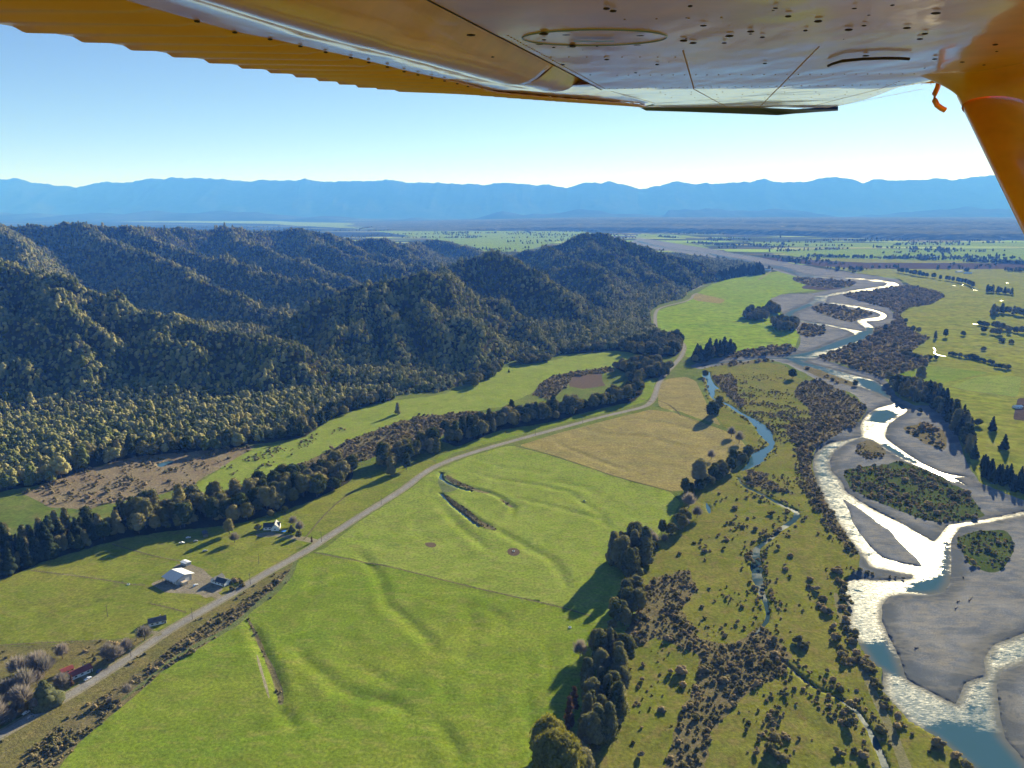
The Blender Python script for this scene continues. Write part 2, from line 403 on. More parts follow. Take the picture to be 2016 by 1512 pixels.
CALM = [
 [(1543,699),(1571,695),(1597,689),(1626,678),(1660,666),(1690,655),(1706,648),(1706,642),(1720,644),(1719,655),(1695,668),(1640,683),(1600,691),(1580,699)],
 [(1546,616),(1565,607),(1590,597),(1602,599),(1575,611),(1561,618),(1570,625),(1556,625)],
 [(1692,743),(1725,749),(1743,762),(1752,776),(1765,788),(1757,786),(1735,774),(1700,758)],
 [(1735,872),(1745,870),(1770,886),(1792,898),(1820,912),(1846,925),(1872,935),(1900,952),(1871,941),(1846,928),(1813,914),(1786,903),(1755,886)],
 [(1722,806),(1750,804),(1768,812),(1755,820),(1740,828),(1712,826)],
 [(1803,1140),(1850,1128),(1858,1090),(1860,1062),(1871,1062),(1872,1143),(1859,1159),(1829,1165),(1780,1157)],
 [(1690,1262),(1745,1262),(1770,1300),(1780,1325),(1745,1312),(1735,1316),(1713,1301)],
 [(1860,1460),(1830,1430),(1880,1425),(1960,1440),(2010,1490),(2060,1540),(1950,1540),(1905,1500)]]
def P(name, mat, pts, wob=0.0, **k):
    return dict(name=name, mat=mat, pts=pts, wob=wob, **k)
REG = []
def add(*a, **k): REG.append(P(*a, **k))
# far fields on the plain
add('far_field', 'far_olive', [(1560,508),(1700,500),(2016,505),(2300,515),(2300,700),(2016,690),(1830,668),(1790,650),(1762,622),(1800,604),(1862,584),(1800,565),(1770,548),(1690,538),(1600,520)], 1, label='wide olive green farmland on the far side of the river', group=None)
add('far_field', 'far_green', [(1290,640),(1290,612),(1350,596),(1372,577),(1400,560),(1440,548),(1500,538),(1550,532),(1575,545),(1600,560),(1610,572),(1540,578),(1512,592),(1530,612),(1545,628),(1575,655),(1566,684),(1460,690),(1400,700),(1350,702),(1350,680),(1300,655)], 1, label='bright green paddocks between the hill road and the river bend')
add('far_field', 'far_green', [(1470,476),(1700,478),(1900,476),(2300,478),(2300,487),(1900,485),(1640,487),(1500,484)], 0.5, label='distant light green field strip beyond the first tree line')
add('far_field', 'far_green', [(1525,493),(1700,490),(2300,492),(2300,512),(1900,514),(1616,508),(1560,504)], 0.5, label='broad pale green field below the distant farm buildings')
add('far_field', 'plough', [(1440,503),(1530,508),(1700,517),(2300,520),(2300,528),(1900,530),(1700,529),(1616,524),(1500,510)], 1, label='dark brown strip of bushy ground across the plain')
add('far_field', 'paddock_tan', [(1360,581),(1372,577),(1430,590),(1420,598),(1368,592)], 0.5, label='tan corner paddock beside the far road bend')
add('far_field', 'plough', [(1580,563),(1600,559),(1660,566),(1655,572),(1610,571),(1576,568)], 0.5, label='small dark ploughed field near the far river')
add('far_field', 'far_green', [(-200,423),(0,424),(240,427),(420,431),(560,436),(640,441),(560,441),(300,437),(0,431),(-200,429)], 0.3, label='palest distant field strip above the left hills')
add('far_field', 'far_green', [(500,436),(700,439),(860,445),(1000,450),(1130,452),(1180,462),(1100,475),(1030,495),(960,497),(930,485),(820,466),(700,450),(560,443)], 0.3, label='sunlit distant farmland seen between the two hill groups')
add('far_field', 'far_green', [(1250,461),(1330,462),(1380,467),(1330,469),(1250,467)], 0.3, label='thin light field strip right of the far hill')
add('far_field', 'far_green', [(1290,475),(1360,479),(1400,489),(1350,487),(1300,480)], 0.3, label='light field beside the distant river braid')
# right side paddocks
add('paddock', 'far_olive', [(1745,745),(1830,712),(1790,695),(1830,668),(2016,662),(2300,700),(2300,1020),(2016,985),(1930,950),(1880,838),(1852,800),(1800,798),(1765,780)], 1, label='olive green pasture behind the dark riverside pines')
add('paddock', 'paddock_soft', [(1869,760),(1924,742),(1969,738),(2012,742),(2003,782),(1909,770)], 0.3, label='dull green rectangular paddock beside the ploughed corner')
add('paddock', 'paddock_bright', [(1759,736),(1787,724),(1828,720),(1909,729),(1947,733),(1909,742),(1857,754),(1840,764),(1793,758),(1776,754)], 0.3, label='vivid green almond-shaped paddock above the pines')
add('ploughed_field', 'plough', [(2004,783),(2060,786),(2070,835),(1994,826)], 0.2, label='dark brown ploughed square at the right edge')
# scrub far side
add('scrubland', 'scrub', [(1610,702),(1640,690),(1680,674),(1715,660),(1722,644),(1745,642),(1762,632),(1758,612),(1775,622),(1792,650),(1832,665),(1812,680),(1790,695),(1832,712),(1820,722),(1790,730),(1760,738),(1742,748),(1700,732),(1660,717),(1620,708)], 1.5, label='dark scrub-covered river terrace inside the far bend')
add('scrubland', 'scrub', [(1656,580),(1700,571),(1770,563),(1800,563),(1840,572),(1862,582),(1832,600),(1790,605),(1772,620),(1740,603),(1700,594)], 1, label='scrubby bank above the far double bend of the river')
add('bare_patch', 'bog', [(1703,593),(1735,591),(1773,591),(1771,604),(1727,600)], 0.5, label='reddish bare patch in the far scrub')
# left valley
add('meadow', 'paddock_soft', [(380,960),(430,925),(480,888),(600,862),(640,832),(700,806),(782,788),(850,780),(925,762),(985,724),(1080,712),(1110,705),(1205,690),(1290,702),(1210,722),(1140,735),(1090,748),(1040,778),(990,800),(900,815),(830,818),(760,838),(700,862),(650,885),(600,910),(560,935),(500,945),(440,965),(400,975)], 2, label='long pale meadow winding below the forested hills')
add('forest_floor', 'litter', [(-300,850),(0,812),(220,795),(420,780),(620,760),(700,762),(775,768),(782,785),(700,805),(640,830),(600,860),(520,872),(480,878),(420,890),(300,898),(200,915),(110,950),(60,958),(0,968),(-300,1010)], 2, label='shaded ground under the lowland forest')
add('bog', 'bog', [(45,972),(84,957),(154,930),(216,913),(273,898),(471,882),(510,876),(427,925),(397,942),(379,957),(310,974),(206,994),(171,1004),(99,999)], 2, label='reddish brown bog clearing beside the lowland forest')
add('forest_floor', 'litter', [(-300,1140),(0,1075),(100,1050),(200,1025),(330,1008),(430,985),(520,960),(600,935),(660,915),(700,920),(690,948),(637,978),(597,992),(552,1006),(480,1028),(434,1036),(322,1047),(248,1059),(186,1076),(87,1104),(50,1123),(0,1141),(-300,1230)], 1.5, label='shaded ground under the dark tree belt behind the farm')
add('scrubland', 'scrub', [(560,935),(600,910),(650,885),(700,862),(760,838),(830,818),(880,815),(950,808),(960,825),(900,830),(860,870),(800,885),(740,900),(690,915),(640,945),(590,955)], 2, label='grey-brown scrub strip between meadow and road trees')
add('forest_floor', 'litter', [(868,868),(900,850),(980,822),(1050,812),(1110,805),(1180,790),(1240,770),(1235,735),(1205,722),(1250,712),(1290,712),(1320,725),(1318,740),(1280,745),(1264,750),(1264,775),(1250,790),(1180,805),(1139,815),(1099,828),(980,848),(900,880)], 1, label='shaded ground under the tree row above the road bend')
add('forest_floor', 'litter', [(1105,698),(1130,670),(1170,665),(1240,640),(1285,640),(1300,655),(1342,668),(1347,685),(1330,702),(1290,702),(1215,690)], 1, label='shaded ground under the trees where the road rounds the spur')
add('scrubland', 'scrub', [(1045,778),(1060,758),(1090,738),(1140,730),(1200,724),(1212,731),(1186,735),(1127,741),(1119,759),(1095,778),(1078,786)], 1.5, label='dark scrub beside the brown patch of the meadow')
add('bare_patch', 'mud', [(1127,741),(1186,735),(1184,751),(1194,759),(1149,766),(1119,759)], 1, label='purple-brown bare patch in the upper meadow')
add('paddock', 'paddock_bright', [(860,915),(890,893),(980,868),(1060,846),(1120,830),(1180,815),(1240,800),(1270,792),(1284,777),(1291,748),(1268,750),(1265,777),(1250,792),(1180,807),(1139,817),(1099,830),(980,850),(900,882),(860,900)], 0.5, label='narrow bright green paddock between the tree row and the road')
add('paddock', 'paddock_yellow', [(-300,1235),(0,1143),(87,1106),(186,1078),(248,1061),(322,1049),(434,1038),(480,1030),(552,1008),(597,994),(690,950),(760,925),(850,905),(860,912),(800,950),(700,1014),(633,1055),(560,1100),(492,1140),(439,1170),(379,1205),(300,1248),(200,1262),(100,1268),(0,1272),(-300,1300)], 0.5, label='yellow-green home paddocks around the farm sheds')
add('rank_grass', 'verge', [(-300,1300),(0,1272),(100,1268),(210,1262),(300,1250),(240,1292),(130,1358),(0,1432),(-300,1600)], 1, label='straw-coloured rank grass under the bare willows')
add('farm_yard', 'yard', [(295,1150),(330,1135),(345,1112),(365,1107),(400,1120),(415,1135),(430,1145),(440,1160),(425,1170),(405,1178),(395,1170),(360,1168),(325,1166)], 0.5, label='bare gravel yard around the white-roofed shed')
add('drive', 'shoulder', [(500,1052),(530,1046),(560,1052),(600,1056),(628,1062),(632,1070),(610,1068),(580,1062),(545,1056),(505,1058)], 0.3, label='concrete drive from the gabled house to the road')
# road side strip
add('rough_verge', 'verge', [(640,1075),(600,1092),(583,1104),(575,1132),(545,1167),(500,1198),(470,1228),(430,1252),(380,1282),(330,1312),(290,1347),(250,1382),(200,1422),(160,1457),(130,1492),(90,1560),(-80,1560),(-80,1500),(66,1420),(132,1380),(198,1340),(264,1298),(316,1260),(379,1222),(439,1188),(492,1156),(558,1118),(613,1086)], 1, label='rough tan verge with shrubs along the road ditch')
add('scrubland', 'scrub', [(560,1128),(575,1115),(572,1138),(545,1168),(500,1200),(470,1230),(430,1254),(380,1284),(330,1314),(290,1349),(250,1384),(200,1424),(160,1459),(130,1494),(90,1540),(40,1512),(70,1470),(110,1430),(170,1388),(230,1352),(290,1312),(340,1270),(400,1232),(440,1205),(500,1170)], 2.0, label='dense dark shrub strip beside the roadside ditch')
add('reed_bed', 'reeds', [(588,1098),(580,1101),(568,1128),(545,1155),(505,1185),(478,1212),(440,1240),(380,1270),(330,1300),(290,1335),(235,1378),(238,1382),(294,1340),(334,1305),(384,1276),(444,1246),(482,1219),(510,1193),(550,1163),(575,1133)], 0.6, label='pale green reed-filled ditch curving beside the scrub')
# main paddocks
add('paddock', 'paddock_bright', [(612,1089),(640,1091),(760,1115),(900,1150),(1000,1173),(1100,1195),(1165,1215),(1178,1235),(1230,1250),(1200,1330),(1170,1420),(1150,1512),(1140,1600),(60,1600),(130,1494),(160,1459),(200,1424),(250,1384),(290,1349),(330,1314),(380,1284),(430,1254),(470,1230),(500,1200),(545,1169),(577,1134),(586,1106)], 0.3, label='large vivid green paddock in the middle bottom with curved swales')
add('paddock', 'paddock_soft', [(618,1087),(640,1080),(700,1032),(800,968),(850,930),(919,900),(998,878),(1020,879),(1100,901),(1200,936),(1320,969),(1340,990),(1310,1040),(1260,1080),(1240,1130),(1260,1190),(1230,1250),(1178,1235),(1165,1213),(1100,1193),(1000,1171),(900,1148),(760,1113),(640,1089)], 0.3, label='soft green paddock with creek channels below the tan field')
add('paddock', 'paddock_tan', [(1022,877),(1100,852),(1180,831),(1240,816),(1280,806),(1330,812),(1400,838),(1450,856),(1470,880),(1475,900),(1440,930),(1400,950),(1360,965),(1320,967),(1200,934),(1100,899)], 0.3, label='large tan stubble paddock beside the road bend')
add('paddock', 'paddock_tan', [(1300,752),(1320,744),(1350,742),(1370,750),(1382,775),(1394,800),(1420,838),(1370,822),(1340,810),(1315,806),(1296,800),(1296,786),(1293,775)], 0.3, label='smaller tan paddock in the crook of the road')
add('mud_patch', 'mud', [(835,1068),(850,1066),(862,1072),(858,1078),(840,1077)], 0.5, label='pinkish mud patch in the soft green paddock')
add('mud_patch', 'mud', [(998,1082),(1010,1078),(1024,1083),(1026,1090),(1012,1096),(1000,1092)], 0.5, label='dark trampled mud ring around a trough in the soft green paddock')
add('creek_flat', 'reeds', [(866,928),(876,932),(872,940),(885,948),(900,955),(905,962),(888,968),(870,968),(862,950)], 0.6, label='rushy flat at the head of the creek by the road')
# river flats
add('river_flat', 'flats', [(1385,722),(1500,712),(1545,718),(1560,738),(1620,768),(1700,797),(1706,806),(1696,827),(1659,848),(1620,872),(1604,884),(1599,900),(1599,926),(1611,956),(1627,991),(1645,1018),(1669,1056),(1692,1092),(1688,1122),(1656,1140),(1653,1166),(1668,1189),(1662,1217),(1684,1257),(1709,1302),(1735,1316),(1732,1354),(1784,1411),(1849,1453),(1898,1496),(1940,1560),(1140,1560),(1165,1450),(1200,1400),(1200,1330),(1250,1230),(1260,1190),(1240,1130),(1270,1075),(1330,1040),(1345,990),(1380,965),(1440,930),(1480,895),(1470,870),(1425,840),(1400,800),(1385,760)], 1, label='grassy river flat dotted with bushes')
add('scrubland', 'scrub', [(1280,1140),(1360,1120),(1374,1160),(1340,1200),(1380,1260),(1440,1270),(1500,1230),(1560,1290),(1540,1330),(1480,1360),(1440,1400),(1400,1440),(1380,1560),(1300,1560),(1330,1420),(1375,1340),(1375,1290),(1290,1255),(1250,1275),(1230,1250),(1255,1200)], 3, label='dense purple-brown shrubland across the lower river flat')
add('scrubland', 'scrub', [(1575,755),(1610,745),(1660,770),(1700,795),(1703,815),(1680,840),(1640,860),(1605,883),(1595,900),(1570,880),(1550,850),(1540,840),(1600,830),(1590,800),(1560,775)], 2.5, label='dark scrub point on the inside of the river bend')
add('scrubland', 'scrub', [(1570,880),(1598,890),(1599,926),(1611,956),(1627,991),(1645,1018),(1669,1056),(1690,1090),(1680,1095),(1650,1060),(1620,1015),(1600,975),(1580,940),(1570,910)], 2, label='narrow scrub band along the left river bank')
add('scrubland', 'scrub', [(1464,922),(1516,932),(1506,940),(1541,963),(1570,975),(1531,969),(1509,963),(1479,954),(1473,937)], 2, label='small scrub patch between the two stream arms')
add('scrubland', 'scrub', [(1400,742),(1440,735),(1452,752),(1450,775),(1470,795),(1460,805),(1430,775),(1412,758)], 2, label='scrub fringe beside the pond')
add('scrubland', 'scrub', [(1412,702),(1464,690),(1553,678),(1570,687),(1568,694),(1538,699),(1419,705)], 1, label='low scrub bank north of the side channel')
add('river_track', 'track', [(1640,1165),(1648,1165),(1660,1215),(1680,1260),(1700,1310),(1730,1370),(1765,1440),(1795,1512),(1810,1560),(1792,1560),(1772,1512),(1748,1445),(1716,1375),(1690,1312),(1670,1262),(1650,1216)], 0.5, label='pale vehicle track along the lower river bank')
# river
add('gravel_bed', 'gravel', BED, 1.2, label='grey gravel bed of the braided river', bed=True)
add('river', 'river', WATER['main'], 0.8, label='broad glinting river sweeping around the gravel bars', water=-2.6)
add('river', 'upper', WATER['upper_pool'], 0.4, label='upstream river with its double bend', water=-2.6)
add('gravel_bar', 'gravel', [(1659,976),(1707,1007),(1728,1025),(1752,1039),(1770,1062),(1805,1094),(1818,1112),(1780,1104),(1739,1093),(1718,1076),(1699,1052),(1678,1023),(1675,1007)], 0.6, label='wedge-shaped gravel bar splitting the main river', bed=True)
add('river_island', 'scrub', [(1686,872),(1712,863),(1736,875),(1747,888),(1739,896),(1707,901),(1686,890)], 1.2, label='small shrubby gravel island below the fork')
add('river_island', 'moss', [(1659,933),(1667,920),(1691,917),(1739,912),(1770,904),(1813,919),(1845,932),(1871,946),(1903,964),(1940,1012),(1911,1020),(1845,1025),(1805,1015),(1765,999),(1712,978),(1675,959)], 1.5, label='large olive-brown vegetated river island')
add('river_island', 'moss', [(1882,1055),(1924,1041),(1977,1039),(1993,1052),(1997,1080),(1974,1120),(1946,1123),(1909,1106),(1894,1080)], 1.2, label='rounded dark green mossy island at right')
add('river_island', 'scrub', [(1776,838),(1818,832),(1858,843),(1866,869),(1860,883),(1818,869),(1786,848)], 1.2, label='brushy gravel bank with driftwood under the pines')
add('river_island', 'scrub', [(1597,605),(1611,597),(1650,600),(1676,607),(1708,611),(1719,616),(1713,621),(1691,625),(1680,633),(1656,630),(1616,616)], 0.8, label='dark scrub island inside the upstream loop')
add('river_island', 'scrub', [(1585,634),(1625,643),(1627,654),(1597,662),(1567,658),(1572,640)], 0.8, label='scrubby point left of the upstream pool')
add('river_island', 'scrub', [(1412,716),(1450,711),(1500,709),(1530,712),(1490,714),(1440,721)], 0.6, label='dark grassy strip within the side channel')
add('river_island', 'scrub', [(1585,716),(1640,735),(1680,750),(1690,762),(1650,752),(1610,738),(1580,725)], 1.0, label='low scrub strip between river and side gravels')
add('river_island', 'scrub', [(1560,546),(1620,549),(1690,556),(1672,565),(1630,568),(1590,562),(1560,552)], 0.5, label='dark brushy flat left of the far bend')
# ponds
add('pond', 'calm', [(1379,737),(1392,730),(1401,731),(1397,737),(1402,748),(1407,757),(1419,766),(1406,764),(1408,780),(1403,786),(1395,773),(1390,758),(1394,749)], 0.4, label='long sky-blue pond beside the smaller tan paddock', water=-0.9)
add('pond', 'calm', [(305,914),(325,908),(345,907),(338,913),(312,920)], 0.4, label='small pool in the bog clearing', water=-0.6)
add('pond', 'calm', [(1390,985),(1396,995),(1401,1006),(1397,1013),(1391,1003),(1389,993)], 0.3, label='small dark backwater beside the bare willows', water=-0.7)

def ribbon(line, hw, name, mat, label, px=True, smoothn=2, **k):
    """a strip of constant real width (metres) along a line traced on the photograph"""
    L = np.array([gnd(*p) for p in line]) if px else np.array(line)
    for _ in range(smoothn):
        q = [L[0]]
        for a, b in zip(L[:-1], L[1:]):
            q += [a * 0.75 + b * 0.25, a * 0.25 + b * 0.75]
        q.append(L[-1]); L = np.array(q)
    d = np.gradient(L, axis=0); d /= np.linalg.norm(d, axis=1)[:, None] + 1e-9
    n = np.stack([-d[:, 1], d[:, 0]], 1)
    w = np.interp(np.linspace(0, 1, len(L)), np.linspace(0, 1, len(hw)), hw) if hasattr(hw, '__len__') else np.full(len(L), hw)
    if k.get('rag'):
        w = w * (1 + 0.35 * fbm(L[:, 0] / 7, L[:, 1] / 7, 5))
    poly = np.concatenate([L + n * w[:, None], (L - n * w[:, None])[::-1]])
    REG.append(dict(name=name, mat=mat, world=poly, wob=0, label=label, **k))
    return L
STREAM_A = [(1403,783),(1416,789),(1434,796),(1449,807),(1464,816),(1473,820),(1486,829),(1501,842),(1507,852),(1512,863),(1522,874),(1509,885),(1494,894),(1486,910),(1471,920),(1461,925)]
ribbon(STREAM_A, [1.5,2.5,3,3.5,3,3,7,9,9,6,3,7,8,7,2,1.5], 'stream', 'calm', 'sky-blue stream running from the pond through the flat', water=-0.9, rag=True)
STREAM_B = [(1453,938),(1459,950),(1471,960),(1486,965),(1509,977),(1523,984),(1541,995),(1559,1001),(1570,1008),(1567,1020),(1550,1032),(1531,1045),(1522,1057),(1506,1067),(1490,1078),(1487,1090),(1489,1110),(1491,1137),(1499,1166),(1508,1185),(1514,1217),(1498,1235),(1486,1248)]
ribbon(STREAM_B, [1,1.2,1.5,1.5,1.5,2,2,2.5,3,3,3,2,2,2,3,4.5,4.8,4,2.5,1.8,1.4,1,.8], 'stream', 'riffle', 'glinting stream looping across the bushy flat', water=-0.9, rag=True)
STREAM_C = [(1540,1300),(1557,1314),(1576,1332),(1594,1346),(1614,1358),(1634,1366),(1655,1376),(1677,1391),(1690,1402),(1700,1417),(1711,1433),(1720,1451),(1728,1470),(1737,1489),(1745,1512),(1760,1560)]
ribbon(STREAM_C, [.8,1,1,1.5,1,1,1.2,2,2,2,2,2,2,2,2,2], 'stream', 'riffle', 'silvery brook at the bottom beside the vehicle track', water=-0.9, rag=True)
ribbon([(1375,719),(1410,713),(1450,708),(1500,704),(1550,703),(1590,707)], [4,4,4,6,8,8], 'stream', 'riffle', 'shallow side channel entering the river from the bridge', water=-2.4, rag=True)
ribbon([(870,930),(866,940),(882,950),(905,960),(930,966)], 1.6, 'stream', 'calm', 'grey creek pool by the road culvert', water=-1.5, rag=True)
ribbon([(1540,870),(1508,866)], 0.6, 'stream', 'calm', 'tiny side trickle', water=-0.8) if False else None
# far braid
ribbon([(1255,474),(1290,484),(1340,491),(1389,497),(1440,508),(1470,514)], [30,22,20,18,15,12], 'river', 'riffle', 'distant pale river braid at the foot of the far hill', water=-1.5)
ribbon([(1400,493),(1440,497),(1480,504),(1500,507)], [8,14,12,6], 'river', 'riffle', 'short distant braid right of the main river', water=-1.5)
ROADPX = [(-160,1545),(-80,1495),(0,1448),(66,1408),(132,1371),(198,1330),(264,1288),(316,1251),(379,1214),(439,1179),(492,1147),(558,1109),(613,1079),(633,1064),(700,1022),(750,991),(800,959),(826,938),(850,921),(880,908),(919,894),(998,871),(1059,854),(1119,838),(1178,822),(1238,808),(1265,802),(1278,796),(1287,785),(1292,770),(1296,757),(1305,741),(1316,729),(1327,718),(1338,706),(1346,693),(1348,683),(1344,674),(1325,664),(1300,654),(1291,645),(1290,630),(1290,617),(1296,607),(1320,600),(1349,594),(1363,587),(1364,581),(1373,577)]
ribbon(ROADPX, 5.2, 'road_shoulder', 'shoulder', 'pale gravel shoulder along the country road')
ROADL = ribbon(ROADPX, 3.0, 'road', 'asphalt', 'grey two-lane country road crossing the valley')
ribbon([(1361,572),(1377,564),(1393,562)], 4, 'road', 'asphalt', 'far bit of road at the foot of the last hill')
ribbon([(1493,551),(1505,543),(1519,533)], 4, 'farm_track', 'shoulder', 'straight distant farm track by the conifers')
ribbon([(316,1251),(305,1246),(296,1245)], 2, 'drive', 'shoulder', 'short drive to the small dark-roofed house')
ribbon([(430,1176),(418,1166),(405,1160)], 3, 'drive', 'yard', 'yard entrance from the road')
ribbon([(172,1335),(160,1328),(150,1324)], 2, 'drive', 'shoulder', 'driveway beside the red-roofed house')
ribbon([(878,936),(890,945),(908,954),(930,962),(948,968),(962,970)], [2,4,4,4,3.5,1.5], 'gully', 'scrub', 'upper dark creek bank in the soft green paddock', rag=True)
ribbon([(985,982),(996,989),(1008,997)], [1,2.5,1], 'gully', 'scrub', 'short dark creek bend in the soft green paddock', rag=True)
ribbon([(872,972),(884,984),(900,996),(919,1010),(940,1026),(960,1037),(976,1043)], [1.5,4,4.5,4.5,4,4,1.5], 'gully', 'scrub', 'lower dark creek bank in the soft green paddock', rag=True)
ribbon([(868,970),(880,985),(900,1002),(918,1015),(930,1026),(945,1036)], 1.3, 'stream', 'calm', 'narrow grey creek below the lower dark bank', water=-1.6, rag=True)
ribbon([(488,1218),(498,1236),(510,1262),(522,1290),(534,1315),(546,1345),(553,1372),(553,1386)], [.6,1.2,1.5,1.2,1.8,2.4,2.0,.5], 'gully', 'scrub', 'dark eroded gully cutting into the vivid green paddock', rag=True)
ribbon([(506,1290),(514,1320),(523,1350),(530,1375)], [.3,.9,.9,.3], 'bare_bank', 'shoulder', 'thin pale bare bank left of the eroded gully', rag=True)
for _px, _py, _w, _l in [(1413,654,5,'first glinting puddle of the far green paddock'), (1432,656,8,'widest glinting puddle of the far green paddock'), (1456,660,6,'last glinting puddle of the far green paddock'), (1878,562,5,'bright puddle left of the square tree block'), (1896,561,7,'bright stock pond beside the dense far shelter belt'), (1920,571,7,'bright bend of a creek past the far shelter belt'), (1983,557,5,'bright bend of the creek above the square block'), (1920,638,8,'shining pool at the left end of the lower dark hedge'), (1972,592,6,'shining ditch above the right wood'), (1150,985,3,'small puddle in a swale of the soft green paddock')]:
    ribbon([(_px - _w * .6, _py - _w * .07), (_px, _py), (_px + _w * .6, _py + _w * .06)], [0.8, 2.2, 0.8], 'puddle', 'riffle', _l, water=-0.3)
ribbon([(1838,684),(1842,689),(1838,694),(1845,698),(1853,700),(1862,701)], 1.1, 'stream', 'riffle', 'thin shining creek curling through the right pasture', water=-0.4)
FENCES = [([(620,1088),(700,1103),(760,1114),(900,1149),(1000,1172),(1100,1194),(1163,1213)], 'fence between the vivid green and soft green paddocks'),
          ([(1016,879),(1100,900),(1200,935),(1320,968)], 'fence along the lower edge of the tan paddock'),
          ([(62,1123),(140,1132),(200,1141),(256,1151),(285,1152)], 'fence across the home paddock left of the shed'),
          ([(222,1072),(260,1082),(300,1094),(352,1104)], 'fence from the dark belt to the small white shed'),
          ([(0,1270),(100,1265),(210,1261)], 'fence along the straw-coloured grass'),
          ([(598,1062),(612,1045),(640,1012),(670,985),(700,965)], 'fence and ditch running up from the road junction'),
          ([(297,1188),(330,1195),(366,1206)], 'garden fence above the small dark-roofed house'),
          ([(1290,786),(1316,796),(1330,806),(1340,818)], 'curved fence between the two tan paddocks'),
          ([(1869,761),(1909,770),(1960,776),(2003,783)], 'fence below the dull green paddock'),
          ([(985,845),(1000,852)], 'short cross fence by the roadside strip'),
          ([(1141,814),(1174,822)], 'second cross fence of the roadside strip'),
          ([(1262,786),(1284,792)], 'third cross fence near the road bend')]
for ln, lb in FENCES:
    ribbon(ln, 0.8, 'fence_line_grass', 'scrub', 'long dark grass under the ' + lb.replace('fence ', 'fence ', 1), smoothn=1)

for r in REG:
    if 'world' in r:
        r['P'] = np.array(r['world']); continue
    pts = r['pts']; q = []
    n = len(pts)
    for i in range(n):
        a = pts[i]; b = pts[(i + 1) % n]
        L = math.hypot(b[0] - a[0], b[1] - a[1]); k = max(1, int(L / 5.0))
        for j in range(k):
            t = j / k
            q.append((a[0] + (b[0] - a[0]) * t, a[1] + (b[1] - a[1]) * t))
    q = np.array(q)
    if r['wob'] > 0:
        w = r['wob']
        # smooth corners a little, then a natural uneven edge, smaller with distance
        q = (np.roll(q, 1, 0) + 2 * q + np.roll(q, -1, 0)) / 4
        att = np.clip((q[:, 1] - 440) / 300, 0.15, 1.0)
        q = q + np.stack([fbm(q[:, 0] / 11, q[:, 1] / 11, 3), 0.6 * fbm(q[:, 0] / 11 + 50, q[:, 1] / 11, 8)], 1) * (w * 2.2 * att)[:, None]
    r['P'] = np.array([gnd(*p) for p in q])

# ------------------------------------------------------------------ heights of the valley floor
SWALES = [  # line on the photograph, half width m, depth m
 ([(697,1078),(722,1104),(745,1135),(762,1190),(795,1215),(822,1240),(846,1262),(860,1290)], 7, 1.5),
 ([(580,1262),(600,1300),(645,1333),(668,1355),(705,1370),(760,1380),(795,1396),(800,1420)], 7, 1.3),
 ([(545,1385),(562,1410),(595,1450)], 7, 1.6),
 ([(489,1220),(511,1268),(534,1315),(550,1355),(555,1388)], 6, 2.0),
 ([(848,1410),(875,1440),(900,1480),(915,1520)], 7, 1.5),
 ([(1040,1260),(1046,1337),(1036,1380),(1048,1425),(1046,1480)], 8, 1.2),
 ([(1075,1250),(1085,1330),(1080,1400)], 8, 0.9),
 ([(905,1180),(925,1200),(930,1250),(915,1300),(880,1330),(868,1345),(885,1400)], 8, 1.0),
 ([(700,1300),(740,1330),(790,1350)], 7, 0.9),
 ([(625,1110),(615,1150),(600,1190)], 8, 1.0),
 ([(600,1400),(630,1415),(650,1440)], 9, 0.9),
 ([(930,1190),(960,1200),(990,1215),(1000,1240),(975,1260),(940,1240)], 6, 0.8),
 ([(865,992),(890,1022),(915,1047),(947,1070),(960,1090)], 7, 1.4),
 ([(962,1034),(1008,1060),(1050,1084),(1086,1102),(1110,1135),(1118,1170)], 7, 1.5),
 ([(910,925),(980,943),(1058,954),(1120,968),(1180,1010),(1200,1050)], 7, 1.2),
 ([(1020,980),(1060,990),(1100,999),(1160,1016),(1210,1040)], 7, 1.0),
 ([(875,930),(870,940),(900,953),(959,968),(985,979),(1012,1000),(1000,1027)], 5, 1.9),
 ([(873,970),(889,988),(919,1008),(949,1028),(977,1043)], 4.5, 1.9),
 ([(820,1000),(812,1020),(820,1045),(845,1062),(870,1060)], 9, 0.9),
 ([(1080,945),(1100,950),(1150,960),(1180,975)], 9, 0.9),
 ([(930,900),(990,920),(1040,925),(1100,935)], 9, 0.8),
 ([(700,1060),(760,1075),(800,1080)], 9, 0.7),
 ([(1090,860),(1105,878),(1150,895),(1200,915),(1260,935)], 7, 1.1),
 ([(1150,845),(1200,855),(1280,860),(1340,880),(1400,890)], 10, 0.8),
 ([(1240,825),(1300,830),(1360,845),(1420,860)], 6, 1.0),
 ([(1290,800),(1320,800),(1335,815),(1370,830),(1420,845)], 5, 0.9),
 ([(0,1250),(80,1220),(160,1195),(230,1180)], 8, 0.9),
 ([(0,1215),(60,1195),(110,1185)], 8, 0.8),
 ([(470,1110),(490,1085),(500,1060)], 9, 0.8),
 ([(1540,1060),(1560,1100),(1590,1140),(1610,1200),(1640,1240)], 7, 1.0),
 ([(1550,900),(1580,960),(1600,1010),(1610,1080),(1630,1150)], 9, 0.8),
 ([(1250,1480),(1300,1420),(1330,1360)], 9, 0.7),
 ([(1560,1400),(1600,1430),(1650,1470)], 8, 0.9),
 ([(1430,1060),(1500,1050),(1540,1030)], 6, 0.8),
]
SWW = [(np.array([gnd(*p) for p in ln]), w * 0.72, d * 0.52) for ln, w, d in SWALES]
BEDW = REG[[i for i, r in enumerate(REG) if r['name'] == 'gravel_bed'][0]]['P']
FLATS_REL = True
